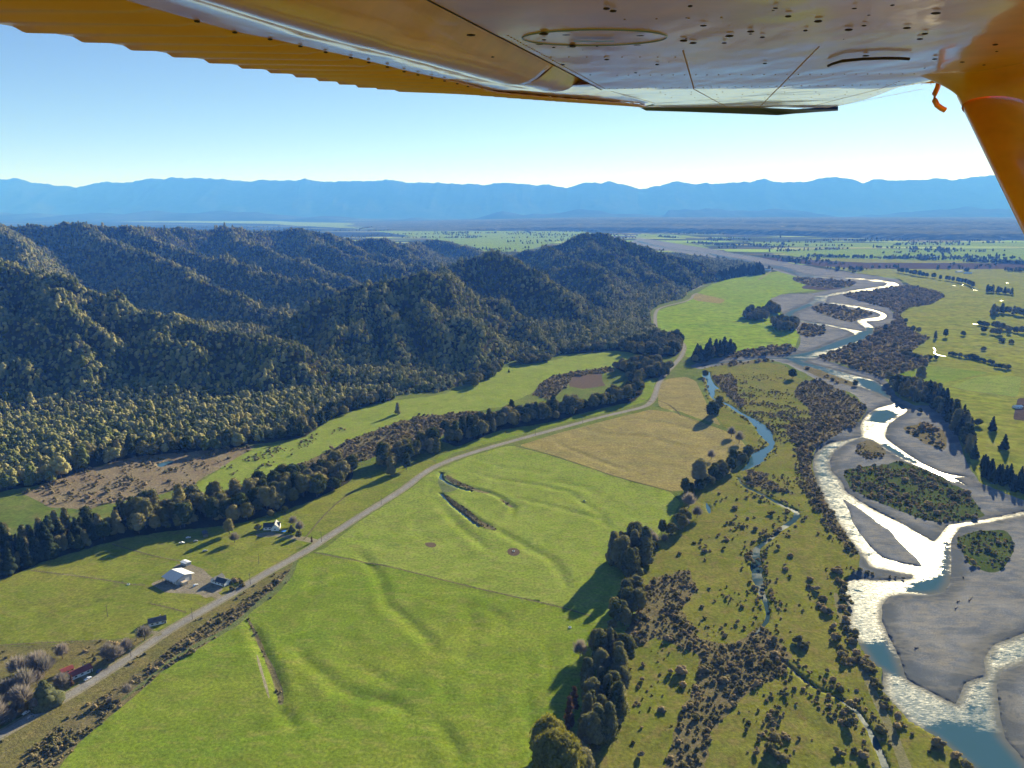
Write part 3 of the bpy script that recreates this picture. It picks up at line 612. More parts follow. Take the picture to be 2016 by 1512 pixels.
def hfun(x, y):
    x = np.asarray(x, float); y = np.asarray(y, float)
    z = np.zeros(len(x))
    near = smooth(4000, 1500, np.hypot(x, y))
    z += near * (0.55 * fbm(x / 90, y / 55, 21, 3) + 0.18 * fbm(x / 16, y / 24, 33, 3))
    for L, w, d in SWW:
        m = (x > L[:, 0].min() - 3 * w) & (x < L[:, 0].max() + 3 * w) & (y > L[:, 1].min() - 3 * w) & (y < L[:, 1].max() + 3 * w)
        i = np.nonzero(m)[0]
        if len(i):
            dd, s, p = segdist(x[i], y[i], L)
            endf = np.minimum(smooth(0, 0.8, p), smooth(0, 0.8, len(L) - 1 - p))
            z[i] -= d * np.exp(-(dd / w) ** 2) * (0.25 + 0.75 * endf)
            z[i] += 0.25 * d * np.exp(-((dd - 1.9 * w) / w) ** 2) * endf
    inb = inpoly(x, y, BEDW)
    i = np.nonzero(inb)[0]
    if len(i):
        dd, s, p = segdist(x[i], y[i], BEDW, True)
        f = smooth(0, 9, dd)
        z[i] = z[i] * (1 - f) + f * (-2.1 + 0.35 * fbm(x[i] / 40, y[i] / 40, 44, 3))
    return z
def h1(x, y): return float(hfun(np.array([x]), np.array([y]))[0])

# ------------------------------------------------------------------ triangulate everything in one sheet, one object per region
def build_ground():
    pts = []; edges = []
    for r in REG:
        p = r['P']; b = len(pts)
        pts.extend([(float(a[0]), float(a[1])) for a in p])
        n = len(p)
        edges.extend([(b + i, b + (i + 1) % n) for i in range(n)])
    az = np.radians(np.arange(-44, 44.01, 0.19))
    rr = 300 * 1.0046 ** np.arange(0, int(math.log(3200 / 300) / math.log(1.0046)))
    A, Q = np.meshgrid(az, rr)
    A = A + RNG.uniform(-.3, .3, A.shape) * R(0.19); Q = Q * (1 + RNG.uniform(-.3, .3, Q.shape) * 0.0046)
    g1 = np.stack([np.sin(A) * Q, np.cos(A) * Q], -1).reshape(-1, 2)
    az = np.radians(np.arange(-44, 44.01, 0.8))
    rr = 3200 * 1.022 ** np.arange(0, int(math.log(35500 / 3200) / math.log(1.022)))
    A, Q = np.meshgrid(az, rr)
    g2 = np.stack([np.sin(A) * Q, np.cos(A) * Q], -1).reshape(-1, 2)
    az = np.radians(np.arange(46, 314.1, 4))
    A, Q = np.meshgrid(az, np.array([60, 200, 500, 1200, 3000, 8000, 20000, 35000.]))
    g3 = np.stack([np.sin(A) * Q, np.cos(A) * Q], -1).reshape(-1, 2)
    for g in (g1, g2, g3):
        pts.extend(map(tuple, g.tolist()))
    res = delaunay_2d_cdt([Vector(p) for p in pts], edges, [], 0, 1e-3, False)
    V = np.array([(v[0], v[1]) for v in res[0]], float)
    F = np.array([f for f in res[2] if len(f) == 3], np.int64)
    C = V[F].mean(1)
    lab = np.full(len(F), -1)
    for k, r in enumerate(REG):
        m = inpoly(C[:, 0], C[:, 1], r['P'])
        lab[m] = k
    far = (lab == -1) & (np.hypot(C[:, 0], C[:, 1]) > 3300)
    lab[far] = -2
    lab[(lab == -2) & (np.hypot(C[:, 0], C[:, 1]) > np.where(C[:, 0] / C[:, 1] > -0.05, 9800, 8800))] = -3
    Z = hfun(V[:, 0], V[:, 1])
    for k, r in enumerate(REG):
        if 'water' in r:
            vi = np.unique(F[lab == k]);
            if len(vi): Z[vi] = r['water']
    V3 = np.concatenate([V, Z[:, None]], 1)
    def part(mask, name, mat, **kw):
        f = F[mask]
        if len(f) == 0: return None
        u, inv = np.unique(f, return_inverse=True)
        return mobj(name, fastmesh(name, V3[u], inv.reshape(-1, 3), M[mat], True), kind='structure', **kw)
    part(lab == -1, 'ground', 'pasture', label='green valley floor pasture below the hills')
    part(lab == -2, 'plain', 'far_plain', label='patchwork of distant farmland stretching to the mountains')
    part(lab == -3, 'plain', 'far_woods', label='dark wooded far end of the plain with pale clearings')
    for k, r in enumerate(REG):
        o = part(lab == k, r['name'], r['mat'], label=r['label'])
        if o and r['mat'] == 'gravel':
            n = len(o.data.vertices); v = np.zeros(n * 3, np.float32); o.data.vertices.foreach_get('co', v); v = v.reshape(-1, 3).astype(float)
            best = np.full(n, 1e6)
            for q in REG:
                if q['mat'] in ('river', 'upper'):
                    best = np.minimum(best, segdist(v[:, 0], v[:, 1], q['P'][::3], True)[0])
            a = o.data.attributes.new('wet', 'FLOAT', 'POINT'); a.data.foreach_set('value', (1 - smooth(0, 26, best)).astype(np.float32))
        if o and r['mat'] in ('river', 'upper'):
            n = len(o.data.vertices); v = np.zeros(n * 3, np.float32); o.data.vertices.foreach_get('co', v); v = v.reshape(-1, 3).astype(float)
            cal = np.zeros(n)
            for q in CALM:
                Pq = np.array([gnd(*p) for p in q]); dd, _, _ = segdist(v[:, 0], v[:, 1], Pq, True)
                sd = np.where(inpoly(v[:, 0], v[:, 1], Pq), dd, -dd); cal = np.maximum(cal, smooth(-9, 9, sd))
            dd, _, _ = segdist(v[:, 0], v[:, 1], r['P'][::2], True)
            for nm, val in (('calm', cal), ('shore', smooth(0, 9, dd))):
                a = o.data.attributes.new(nm, 'FLOAT', 'POINT'); a.data.foreach_set('value', val.astype(np.float32))
build_ground()

# ------------------------------------------------------------------ forested hills
RIDGES = [
 [(-900,440,1900),(-500,465,1800),(-150,490,1700),(0,505,1650),(43,517,1630),(100,530,1600),(150,550,1580),(200,573,1550),(233,587,1530),(283,603,1500),(333,613,1470),(353,628,1440),(400,633,1420),(450,630,1400),(520,647,1370),(583,677,1330),(610,720,1290),(614,755,1250)],
 [(43,517,1630),(90,560,1540),(123,567,1500),(160,607,1430),(207,640,1370),(227,668,1320),(235,720,1260)],
 [(-40,560,1500),(10,607,1420),(77,620,1380),(113,647,1330),(150,667,1290),(183,702,1240),(190,745,1200)],
 [(-40,560,1500),(-40,500,1660)],
 [(333,613,1470),(310,640,1400),(330,660,1360),(400,683,1310),(413,707,1280),(420,750,1220)],
 [(520,647,1370),(540,690,1310),(530,730,1250)],
 [(-160,600,1450),(-60,660,1320),(10,690,1260),(50,730,1200),(70,775,1150)],
 [(-160,600,1450),(-150,490,1700)],
 [(560,612,1700),(620,590,1750),(672,567,1800),(740,540,1850),(772,533,1850),(812,527,1850),(859,543,1800),(905,600,1650),(932,627,1560),(949,653,1480),(955,687,1400),(965,715,1330)],
 [(772,533,1850),(760,590,1680),(790,640,1540),(800,690,1420),(790,740,1310)],
 [(840,535,1820),(850,590,1660),(880,650,1520),(900,700,1420),(905,740,1330)],
 [(672,567,1800),(660,610,1650),(650,660,1500),(640,710,1380),(640,750,1300)],
 [(740,540,1850),(700,620,1600),(710,680,1460),(720,730,1340)],
 [(885,523,2250),(905,545,2100),(932,573,1980),(972,587,1900),(1005,607,1820),(1039,640,1700),(1072,663,1600),(1100,684,1540),(1106,700,1500)],
 [(885,523,2350),(932,500,2450),(962,493,2450),(1005,507,2400),(1049,523,2300),(1072,540,2230),(1102,560,2150),(1125,587,2050),(1152,613,1950),(1165,633,1880),(1175,655,1780)],
 [(1102,560,2150),(1150,590,2080),(1200,620,2000),(1240,645,1900)],
 [(859,543,1800),(885,523,2250)],
 [(960,510,3500),(1005,500,3700),(1072,480,3800),(1152,457,3800),(1185,457,3750),(1222,470,3600),(1255,480,3500),(1289,490,3400),(1335,503,3300),(1390,513,3250),(1430,523,3200),(1460,530,3150)],
 [(1152,457,3800),(1170,480,3500),(1190,500,3300),(1230,530,3000),(1260,560,2750),(1270,590,2550)],
 [(1185,457,3750),(1230,490,3400),(1270,520,3100),(1310,550,2850),(1340,575,2650)],
 [(1072,480,3800),(1110,505,3300),(1165,510,3100),(1200,540,2800),(1230,575,2500),(1250,600,2400)],
 [(1289,490,3400),(1330,520,3150),(1370,545,2950),(1390,556,2850)],
 [(1072,480,3800),(1110,500,3350),(1165,483,3450),(1200,490,3350),(1240,530,2950)],
 [(1062,525,3050),(1112,523,2850),(1165,510,2900),(1192,533,2700),(1225,587,2400)],
 [(1165,570,2350),(1200,590,2250),(1240,615,2150),(1278,645,1950)],
 [(-1400,450,3300),(-600,442,3500),(-200,440,3500),(0,440,3400),(60,440,3400),(160,436,3400),(180,438,3400),(250,441,3500),(330,445,3700),(450,441,4000),(520,448,4100),(590,447,4200),(640,455,4200),(680,465,4200),(755,467,4300),(799,480,4200),(822,472,4800),(872,470,4900),(905,478,4800),(939,490,4600),(955,500,4300)],
 [(160,436,3400),(200,467,3000),(277,490,2700),(333,510,2550),(400,550,2250),(467,577,2100),(533,607,1950),(560,625,1850)],
 [(0,440,3400),(30,462,2900),(45,485,2600),(40,510,2350)],
 [(-200,440,3500),(-160,470,2800),(-140,490,2400)],
 [(250,441,3500),(327,480,3100),(433,500,2850),(500,523,2650),(583,540,2500),(650,563,2300)],
 [(450,441,4000),(467,467,3600),(533,487,3400),(633,523,3000),(700,545,2700)],
 [(590,447,4200),(620,470,3800),(700,500,3400),(790,525,2900)],
 [(755,467,4300),(800,495,3800),(850,510,3400),(875,518,3200)],
 [(640,455,4200),(690,480,3800),(760,505,3400),(830,520,3000)],
 [(640,580,2300),(720,560,2350),(790,540,2450)],
]
FOOT = [(-1600,870),(-700,850),(0,815),(200,803),(420,788),(615,768),(700,772),(780,780),(850,775),(925,757),(955,738),(985,720),(1012,710),(1080,706),(1108,696),(1170,688),(1215,684),(1260,668),(1290,650),(1280,640),(1282,612),(1297,600),(1345,588),(1355,575),(1385,560),(1430,550),(1490,536),(1485,520),(1350,503),(1250,500),(960,500),(600,498),(-1600,498)]
FOOTW = np.array([gnd(*p) for p in FOOT])
RW = [np.array([at_y(*p) for p in r]) for r in RIDGES]
TREEH = 8.0
def hill_h(x, y):
    x = np.asarray(x, float); y = np.asarray(y, float)
    wx = x + 35 * fbm(x / 160, y / 160, 61, 3); wy = y + 35 * fbm(x / 160 + 9, y / 160, 67, 3)
    H = np.full(len(x), -60.0)
    for r in RW:
        for a, b in zip(r[:-1], r[1:]):
            dx, dy = b[0] - a[0], b[1] - a[1]
            t = np.clip(((wx - a[0]) * dx + (wy - a[1]) * dy) / (dx * dx + dy * dy), 0, 1)
            d = np.hypot(wx - a[0] - t * dx, wy - a[1] - t * dy)
            z = a[2] + (b[2] - a[2]) * t - TREEH
            dk = np.sqrt(d * d + 12 * 12) - 12; k = 1.0 if a[1] < 2600 else 0.75
            H = np.maximum(H, z - k * np.minimum(dk, 55) - 0.48 * np.maximum(dk - 55, 0))
    rid = 1 - np.abs(fbm(x / 150 + y / 600, y / 240, 71, 4)) * 2.2
    rid2 = 1 - np.abs(vnoise(x / 62, y / 90, 77)) * 2
    f = smooth(5, 70, H)
    H = H + f * (14 * (rid - 0.75) + 6 * rid2 - 3)
    dd, s, p = segdist(x, y, FOOTW, True)
    ins = inpoly(x, y, FOOTW)
    lim = np.where(ins, dd * 1.1, -3 - dd * 0.1)
    H = np.maximum(H, np.where(ins, np.minimum(12, dd * 0.15) + 5 * fbm(x / 80, y / 80, 81, 3), -50))
    return np.where(ins, np.minimum(H, lim), -6.0), ins

def build_hills():
    xs = np.arange(-3600, 1500, 13.0); ys = np.arange(1020, 5300, 13.0)
    X, Y = np.meshgrid(xs, ys)
    H, ins = hill_h(X.ravel(), Y.ravel())
    nx = len(xs); ny = len(ys)
    idx = np.arange(nx * ny).reshape(ny, nx)
    F = np.stack([idx[:-1, :-1], idx[:-1, 1:], idx[1:, 1:], idx[1:, :-1]], -1).reshape(-1, 4)
    keep = (H[F] > -5.5).any(1)
    F = F[keep]
    u, inv = np.unique(F, return_inverse=True)
    V = np.stack([X.ravel(), Y.ravel(), H], 1)[u]
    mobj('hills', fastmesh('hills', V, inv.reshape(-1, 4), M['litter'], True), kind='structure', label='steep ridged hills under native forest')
build_hills()

# ------------------------------------------------------------------ plateau, foothills and mountain range
M['mountain'] = ground_mat('mountain_forest', (0.018, 0.024, 0.018), (0.050, 0.055, 0.038), None, 0.0004, 0.004, 5)
M['plateau'] = ground_mat('plateau_forest', (0.035, 0.048, 0.026), (0.075, 0.082, 0.042), (0.230, 0.220, 0.100), 0.0009, 0.02, 6, (1, 3, 1, 0))
PROFILE = [(-900,352),(-400,345),(0,351),(40,352),(60,357),(100,362),(150,367),(200,358),(260,359),(290,351),(340,350),(400,351),(460,355),(520,354),(580,356),(600,350),(630,357),(680,356),(740,356),(760,353),(800,359),(850,358),(900,361),(950,362),(1000,359),(1040,361),(1080,364),(1118,368),(1150,360),(1185,359),(1200,355),(1225,361),(1258,371),(1300,363),(1330,355),(1370,360),(1420,361),(1475,358),(1490,353),(1510,351),(1540,360),(1590,356),(1625,346),(1660,350),(1700,359),(1720,352),(1760,356),(1800,353),(1840,350),(1870,353),(1920,347),(1955,346),(2016,343),(2400,350),(2900,345)]
def polar_relief(name, fn, az0, az1, naz, r0, r1, nr, mat, label):
    A, Q = np.meshgrid(np.linspace(az0, az1, naz), np.linspace(r0, r1, nr))
    # Q is the forward distance Y, A the slope x/Y, so a place of the frame keeps its column
    X = A * Q
    Z = fn(A.ravel(), X.ravel(), Q.ravel())
    idx = np.arange(naz * nr).reshape(nr, naz)
    F = np.stack([idx[:-1, :-1], idx[:-1, 1:], idx[1:, 1:], idx[1:, :-1]], -1).reshape(-1, 4)
    return mobj(name, fastmesh(name, np.stack([X.ravel(), Q.ravel(), Z], 1), F, mat, True), kind='structure', label=label)
def crest_fn(a, Y):
    pr = np.array(PROFILE, float)
    D = np.array([ray(px, py) for px, py in pr])
    s = D[:, 0] / D[:, 1]; e = D[:, 2] / D[:, 1]
    return CAMZ + Y * np.interp(a, s, e)
def range_z(a, x, Y):
    Yc = 31000.0
    top = crest_fn(a, Yc)
    jag = 85 * fbm(x / 520, Y * 0, 91, 6, 0.65)
    t = (Y - 26500) / (Yc - 26500)
    rise = np.clip(t, 0, 1)
    spur = fbm(x / 1500, Y / 3600, 95, 4)
    z = (top + jag) * np.where(t < 1, rise ** 0.9 * (1 - 0.55 * (1 - rise) * (0.5 + 1.2 * np.abs(spur))) , 1 - 0.5 * (t - 1))
    return np.where(Y <= 26500, -5, z)
polar_relief('mountain_range', range_z, -1.05, 1.05, 1200, 26400, 34500, 34, M['mountain'], 'long blue mountain range along the horizon')
def hills2_z(a, x, Y):
    t = (Y - 20000) / 3000
    w = np.clip(1 - np.abs(t - 1), 0, 1)
    # elevation limits by place: lumpy lower hills
    s = (a * FOC / 1.0)
    h = 470 * np.clip(0.30 + 0.9 * fbm(x / 2600, Y * 0 + 3.1, 101, 4) + 0.25 * (a > 0.2), 0, 1.6)
    return w ** 0.8 * h * (1 + 0.25 * fbm(x / 700, Y / 900, 105, 3)) - 5
polar_relief('foothills', hills2_z, -1.0, 1.0, 500, 20000, 26000, 20, M['mountain'], 'lower blue foothills in front of the range')
def plateau_z(a, x, Y):
    e1 = 10800 + 350 * fbm(x / 1500, x * 0, 111, 3) - 3300 * smooth(0.05, 0.62, a)
    e2 = e1 + 1500 + 300 * fbm(x / 900, x * 0, 113, 3)
    z = 62 * smooth(0, 160, Y - e1) + 26 * smooth(0, 200, Y - e2) + 28 * smooth(0, 300, Y - e2 - 1700)
    z = z * smooth(-0.25, 0.15, a) + 4 * fbm(x / 200, Y / 300, 117, 3) - 3
    return np.where(Y > 19000, -6, np.where((a < -0.22), -6, z))
polar_relief('river_terraces', plateau_z, -0.35, 1.0, 420, 6500, 20000, 130, M['plateau'], 'dark wooded river terraces far across the plain')

# ------------------------------------------------------------------ foliage meshes
def ico(sub):
    bm = bmesh.new(); bmesh.ops.create_icosphere(bm, subdivisions=sub, radius=1.0)
    V = np.array([v.co[:] for v in bm.verts]); F = np.array([[v.index for v in f.verts] for f in bm.faces]); bm.free()
    return V, F
ICO = {1: ico(1), 2: ico(2), 3: ico(3)}
def n3(V, sc, seed):
    return (vnoise(V[:, 0] * sc + V[:, 2] * 0.7 * sc, V[:, 1] * sc - V[:, 2] * 0.5 * sc, seed) + vnoise(V[:, 2] * sc + 31, V[:, 0] * sc + V[:, 1] * sc, seed + 3)) * 0.5
def crown_mesh(name, h, w, kind='round', seed=0, lobes=9, sub=1, leaves=0, leaf=0.8, mats=('leaf',)):
    """lumpy crown of total height h, width w, standing on z=0 at the base of its trunk"""
    r = np.random.RandomState(seed); Vs = []; Fs = []; n = 0
    spots = []
    for i in range(lobes):
        t = (i + 0.5) / lobes
        ang = i * 2.399 + r.uniform(-.4, .4)
        if kind == 'round':
            z = h * (0.30 + 0.58 * t); rad = w * 0.5 * math.sqrt(max(0, 1 - (1.55 * (t - 0.38)) ** 2)) * r.uniform(0.35, 0.72); s = w * r.uniform(0.22, 0.34) * (1.05 - 0.35 * t)
        elif kind == 'tall':
            z = h * (0.12 + 0.80 * t); rad = w * 0.5 * r.uniform(0.15, 0.6) * (1.05 - 0.75 * t); s = w * r.uniform(0.26, 0.38) * (1.1 - 0.55 * t)
        elif kind == 'cone':
            z = h * (0.06 + 0.84 * t); rad = w * 0.5 * (1 - t) * r.uniform(0.35, 0.75); s = w * (0.36 * (1 - t) + 0.09) * r.uniform(0.85, 1.15)
        else:  # bush
            z = h * r.uniform(0.25, 0.6); rad = w * 0.5 * r.uniform(0.0, 0.62); s = w * r.uniform(0.2, 0.34)
        c = np.array([math.cos(ang) * rad, math.sin(ang) * rad, z]); spots.append((c, s))
        V, F = ICO[sub]
        V = V * (1 + 0.45 * n3(V * 1.9 + c, 1.0, seed + i))[:, None]
        vert = 0.85 if kind != 'bush' else 0.75
        V = V * np.array([s, s, s * vert * (1.25 if kind in ('tall',) else 1.0)]) + c
        Vs.append(V); Fs.append(F + n); n += len(V)
    if leaves:
        L = []
        for k in range(leaves):
            c, s = spots[r.randint(len(spots))]
            d = r.normal(size=3); d /= np.linalg.norm(d); d[2] = abs(d[2]) * 0.9 - 0.15 if kind != 'cone' else d[2]
            p = c + d * s * r.uniform(0.9, 1.22)
            a = r.normal(size=3); a /= np.linalg.norm(a); b = np.cross(a, r.normal(size=3)); b /= np.linalg.norm(b)
            q = leaf * r.uniform(0.5, 1.3)
            L += [p + a * q, p + b * q, p - (a + b) * 0.5 * q]
        L = np.array(L); Vs.append(L); Fs.append(np.arange(len(L)).reshape(-1, 3) + n)
    me = fastmesh(name, np.concatenate(Vs), np.concatenate(Fs), M[mats[0]], False)
    return me
def twig_mesh(name, h, w, seed=0, n=700, mat='leaf_grey'):
    """bare winter crown: fans of thin twigs"""
    r = np.random.RandomState(seed); V = []; 
    for k in range(n):
        ang = r.uniform(0, 6.283); el = r.uniform(0.15, 1.45)
        L = r.uniform(0.5, 1.0)
        e = np.array([math.cos(ang) * math.cos(el) * w * 0.55 * L, math.sin(ang) * math.cos(el) * w * 0.55 * L, h * 0.30 + h * 0.68 * math.sin(el) * L])
        s0 = np.array([e[0] * 0.55, e[1] * 0.55, h * 0.12 + (e[2] - h * 0.12) * 0.6])
        tt = r.normal(size=3) * 0.12 + np.array([-math.sin(ang), math.cos(ang), 0]) * 0.22
        e = e + r.normal(size=3) * 0.5
        V += [s0 + tt, s0 - tt, e]
    V = np.array(V)
    return fastmesh(name, V, np.arange(len(V)).reshape(-1, 3), M[mat])
def trunk_mesh(name, h, r0, seed=0, limbs=4, mat='bark'):
    r = np.random.RandomState(seed); bm = bmesh.new()
    def seg(a, b, ra, rb):
        a = Vector(a); b = Vector(b); d = (b - a); q = d.to_track_quat('Z', 'Y').to_matrix()
        ring = []
        for P0, rad in ((a, ra), (b, rb)):
            ring.append([bm.verts.new(P0 + q @ Vector((math.cos(k * 1.2566) * rad, math.sin(k * 1.2566) * rad, 0))) for k in range(5)])
        for k in range(5):
            bm.faces.new((ring[0][k], ring[0][(k + 1) % 5], ring[1][(k + 1) % 5], ring[1][k]))
    top = (r.uniform(-.4, .4), r.uniform(-.4, .4), h * 0.62)
    seg((0, 0, -0.6), (top[0] * .4, top[1] * .4, h * 0.3), r0, r0 * 0.75); seg((top[0] * .4, top[1] * .4, h * 0.3), top, r0 * 0.75, r0 * 0.4)
    for i in range(limbs):
        a = i * 2.4 + r.uniform(-.3, .3); z = h * r.uniform(0.25, 0.5)
        seg((0, 0, z), (math.cos(a) * h * 0.2, math.sin(a) * h * 0.2, z + h * 0.22), r0 * 0.45, r0 * 0.15)
    me = bpy.data.meshes.new(name); bm.to_mesh(me); bm.free(); me.materials.append(M[mat]); return me

SPEC = {
 'native_a': (crown_mesh('crown', 17, 14, 'round', 1, 20, 1, 1500, 0.7), trunk_mesh('trunk', 17, .45, 1)),
 'native_b': (crown_mesh('crown', 20, 13, 'round', 2, 18, 1, 1500, 0.65), trunk_mesh('trunk', 20, .45, 2)),
 'native_c': (crown_mesh('crown', 23, 11, 'tall', 3, 18, 1, 1400, 0.65), trunk_mesh('trunk', 23, .45, 3)),
 'native_d': (crown_mesh('crown', 13, 12, 'round', 4, 16, 1, 1200, 0.65), trunk_mesh('trunk', 13, .35, 4)),
 'hill_a': (crown_mesh('crown', 17, 14, 'round', 21, 13, 2, 500, 0.75, ('leaf_hill',)), trunk_mesh('trunk', 17, .45, 1)),
 'hill_b': (crown_mesh('crown', 20, 13, 'round', 22, 12, 2, 450, 0.7, ('leaf_hill',)), trunk_mesh('trunk', 20, .45, 2)),
 'hill_c': (crown_mesh('crown', 23, 11, 'tall', 23, 12, 2, 450, 0.7, ('leaf_hill',)), trunk_mesh('trunk', 23, .45, 3)),
 'hill_d': (crown_mesh('crown', 13, 12, 'round', 24, 10, 2, 400, 0.7, ('leaf_hill',)), trunk_mesh('trunk', 13, .35, 4)),
 'conifer': (crown_mesh('crown', 24, 10, 'cone', 5, 14, 2, 600, 0.7, ('leaf_dark',)), trunk_mesh('trunk', 24, .4, 5, 0)),
 'pine': (crown_mesh('crown', 30, 15, 'cone', 6, 16, 2, 700, 0.9, ('leaf_dark',)), trunk_mesh('trunk', 30, .5, 6, 0)),
 'gum_a': (crown_mesh('crown', 27, 12, 'tall', 7, 30, 1, 5200, 0.55, ('leaf_gum',)), trunk_mesh('trunk', 27, .5, 7)),
 'gum_b': (crown_mesh('crown', 24, 13, 'round', 8, 30, 1, 5200, 0.55, ('leaf_gum',)), trunk_mesh('trunk', 24, .5, 8)),
 'gum_gold': (crown_mesh('crown', 28, 24, 'round', 9, 60, 1, 12000, 0.6, ('leaf_gold',)), trunk_mesh('trunk', 28, .7, 9, 6)),
 'willow': (twig_mesh('crown', 14, 14, 10, 900), trunk_mesh('trunk', 14, .4, 10, 7)),
 'willow_b': (twig_mesh('crown', 11, 10, 11, 800), trunk_mesh('trunk', 11, .3, 11, 6)),
 'russet': (crown_mesh('crown', 22, 8, 'tall', 12, 10, 1, 900, 0.6, ('leaf_red',)), trunk_mesh('trunk', 22, .4, 12)),
 'cypress': (crown_mesh('crown', 15, 11, 'cone', 13, 22, 2, 700, 0.5, ('leaf_gum',)), trunk_mesh('trunk', 12, .3, 13, 0)),
 'bush_a': (crown_mesh('shrub', 2.6, 4.2, 'bush', 14, 7, 1, 60, 0.35, ('leaf_bush',)), None),
 'bush_b': (crown_mesh('shrub', 2.0, 3.2, 'bush', 15, 5, 1, 50, 0.3, ('leaf_bush',)), None),
 'bush_c': (crown_mesh('shrub', 3.4, 3.8, 'bush', 16, 8, 1, 60, 0.35, ('leaf_bush',)), None),
}
PROTO = {}
COUNT = {}
def put_tree(kind, x, y, sc=1.0, label='', cat='tree', group=None, z=None, rz=None, name=None):
    z = h1(x, y) - 0.1 if z is None else z
    rz = random.uniform(0, 6.28) if rz is None else rz
    crown, trunk = SPEC[kind]
    nm = name or {'conifer': 'conifer_tree', 'pine': 'pine_tree', 'willow': 'willow_tree', 'willow_b': 'willow_tree', 'gum_a': 'gum_tree', 'gum_b': 'gum_tree', 'gum_gold': 'gum_tree', 'russet': 'russet_tree', 'cypress': 'cypress_tree'}.get(kind, 'bush' if kind.startswith('bush') else 'broadleaf_tree')
    COUNT[kind] = COUNT.get(kind, 0) + 1
    s3 = (sc * random.uniform(.9, 1.1), sc * random.uniform(.9, 1.1), sc * random.uniform(.9, 1.12))
    if kind.startswith('bush'):
        o = mobj(nm, crown, label=label, cat=cat, group=group)
        o.location = (x, y, z); o.rotation_euler = (0, 0, rz); o.scale = s3
        PROTO.setdefault(kind, o); return o
    if kind not in PROTO:
        o = empty(nm, (x, y, z), rz, label=label, cat=cat, group=group); o.scale = s3
        mobj('crown', crown, parent=o); mobj('trunk', trunk, parent=o)
        PROTO[kind] = o
        return o
    o = copy_thing(PROTO[kind], (x, y, z), rz, s3, label=label, group=group)
    if group is None and 'group' in o: del o['group']
    o.name = nm
    return o

TAKEN = []          # spots of individual trees and bushes, so that the mass leaves them free
def scatter_poly(pts, spacing, jitter=0.45, world=False):
    Pw = np.array(pts) if world else np.array([gnd(*p) for p in pts])
    x0, y0 = Pw.min(0); x1, y1 = Pw.max(0)
    X, Y = np.meshgrid(np.arange(x0, x1, spacing), np.arange(y0, y1, spacing))
    X = (X + RNG.uniform(-jitter, jitter, X.shape) * spacing).ravel(); Y = (Y + RNG.uniform(-jitter, jitter, Y.shape) * spacing).ravel()
    m = inpoly(X, Y, Pw)
    return X[m], Y[m]

# ------------------------------------------------------------------ individual trees
QUEUE = []
def belt(pts, spacing, kinds, smin, smax, label, group, cat='tree', limit=400):
    X, Y = scatter_poly(pts, spacing * 0.86); smin *= 0.86; smax *= 1.16
    o = np.argsort(np.hypot(X, Y))[:limit]
    for i in o:
        QUEUE.append((random.choice(kinds), X[i], Y[i], random.uniform(smin, smax), label, group))
        TAKEN.append((X[i], Y[i]))
# the dark belt behind the farm, by stretches
belt([(-120,1100),(0,1070),(90,1052),(120,1092),(50,1123),(0,1141),(-120,1180)], 13, ['conifer', 'pine', 'conifer', 'native_c'], .7, .95, 'dark conifer at the left end of the belt behind the farm', 'dark conifers left of the farm belt')
belt([(100,1050),(200,1025),(250,1018),(248,1059),(186,1076),(110,1098)], 14, ['native_c', 'native_b', 'conifer'], .75, 1.05, 'dark belt tree behind the home paddock left of the big shed', 'belt trees behind the home paddock')
belt([(250,1018),(330,1006),(434,984),(434,1036),(322,1047),(248,1059)], 14, ['native_a', 'native_b', 'native_c'], .9, 1.2, 'round dark tree of the belt straight behind the white-roofed shed', 'belt trees behind the white-roofed shed')
belt([(434,984),(520,960),(600,937),(637,978),(552,1006),(480,1028),(434,1036)], 14, ['native_a', 'native_b'], .85, 1.15, 'round dark tree of the belt behind the gabled house', 'belt trees behind the gabled house')
belt([(600,937),(660,915),(700,920),(690,948),(637,978)], 14, ['native_a', 'native_b', 'native_d'], .8, 1.1, 'dark tree where the farm belt meets the scrub strip', 'belt trees beside the scrub strip')
belt([(720,925),(745,905),(790,890),(850,872),(862,880),(850,893),(810,905),(760,925)], 13, ['native_a', 'native_b', 'native_d'], .75, 1.1, 'rounded clump tree beside the road above the soft green paddock', 'tree clump by the road bridge over the creek')
belt([(870,868),(900,850),(980,824),(1050,814),(1110,807),(1139,813),(1099,826),(980,846),(905,876)], 13, ['native_b', 'native_c', 'native_a'], .8, 1.15, 'dark tree in the row between meadow and narrow bright green paddock', 'tree row above the narrow green paddock')
belt([(1110,807),(1180,792),(1240,770),(1250,788),(1180,804),(1139,813)], 13, ['native_b', 'native_a'], .8, 1.1, 'dark tree in the row next to the road bend', 'tree row near the road bend')
belt([(1208,724),(1250,714),(1290,714),(1318,726),(1316,740),(1280,745),(1262,752),(1262,772),(1245,778),(1240,758),(1235,738)], 13, ['native_a', 'native_d', 'native_b'], .8, 1.15, 'round tree of the thicket left of the road bridge', 'thicket left of the road bridge')
belt([(1210,686),(1270,676),(1300,662),(1340,670),(1345,684),(1330,700),(1290,702),(1240,697)], 16, ['hill_a', 'hill_b'], .9, 1.2, 'dark tree on the spur where the road rounds the hill', 'trees on the road spur')
belt([(1106,697),(1130,684),(1165,682),(1205,688),(1180,692),(1130,695)], 15, ['native_a', 'native_d'], .8, 1.0, 'tree in the strip at the head of the meadow', 'trees at the meadow head')
belt([(1020,712),(1080,706),(1083,712),(1024,719)], 10, ['native_d'], .9, 1.0, 'tree of the clipped block at the foot of the hill', 'clipped tree block')
belt([(1355,715),(1370,700),(1400,694),(1425,690),(1450,688),(1440,697),(1400,706),(1372,716)], 14, ['native_a', 'native_c', 'pine'], .7, 1.05, 'dark tree of the clump between far paddock and side channel', 'clump by the side channel')
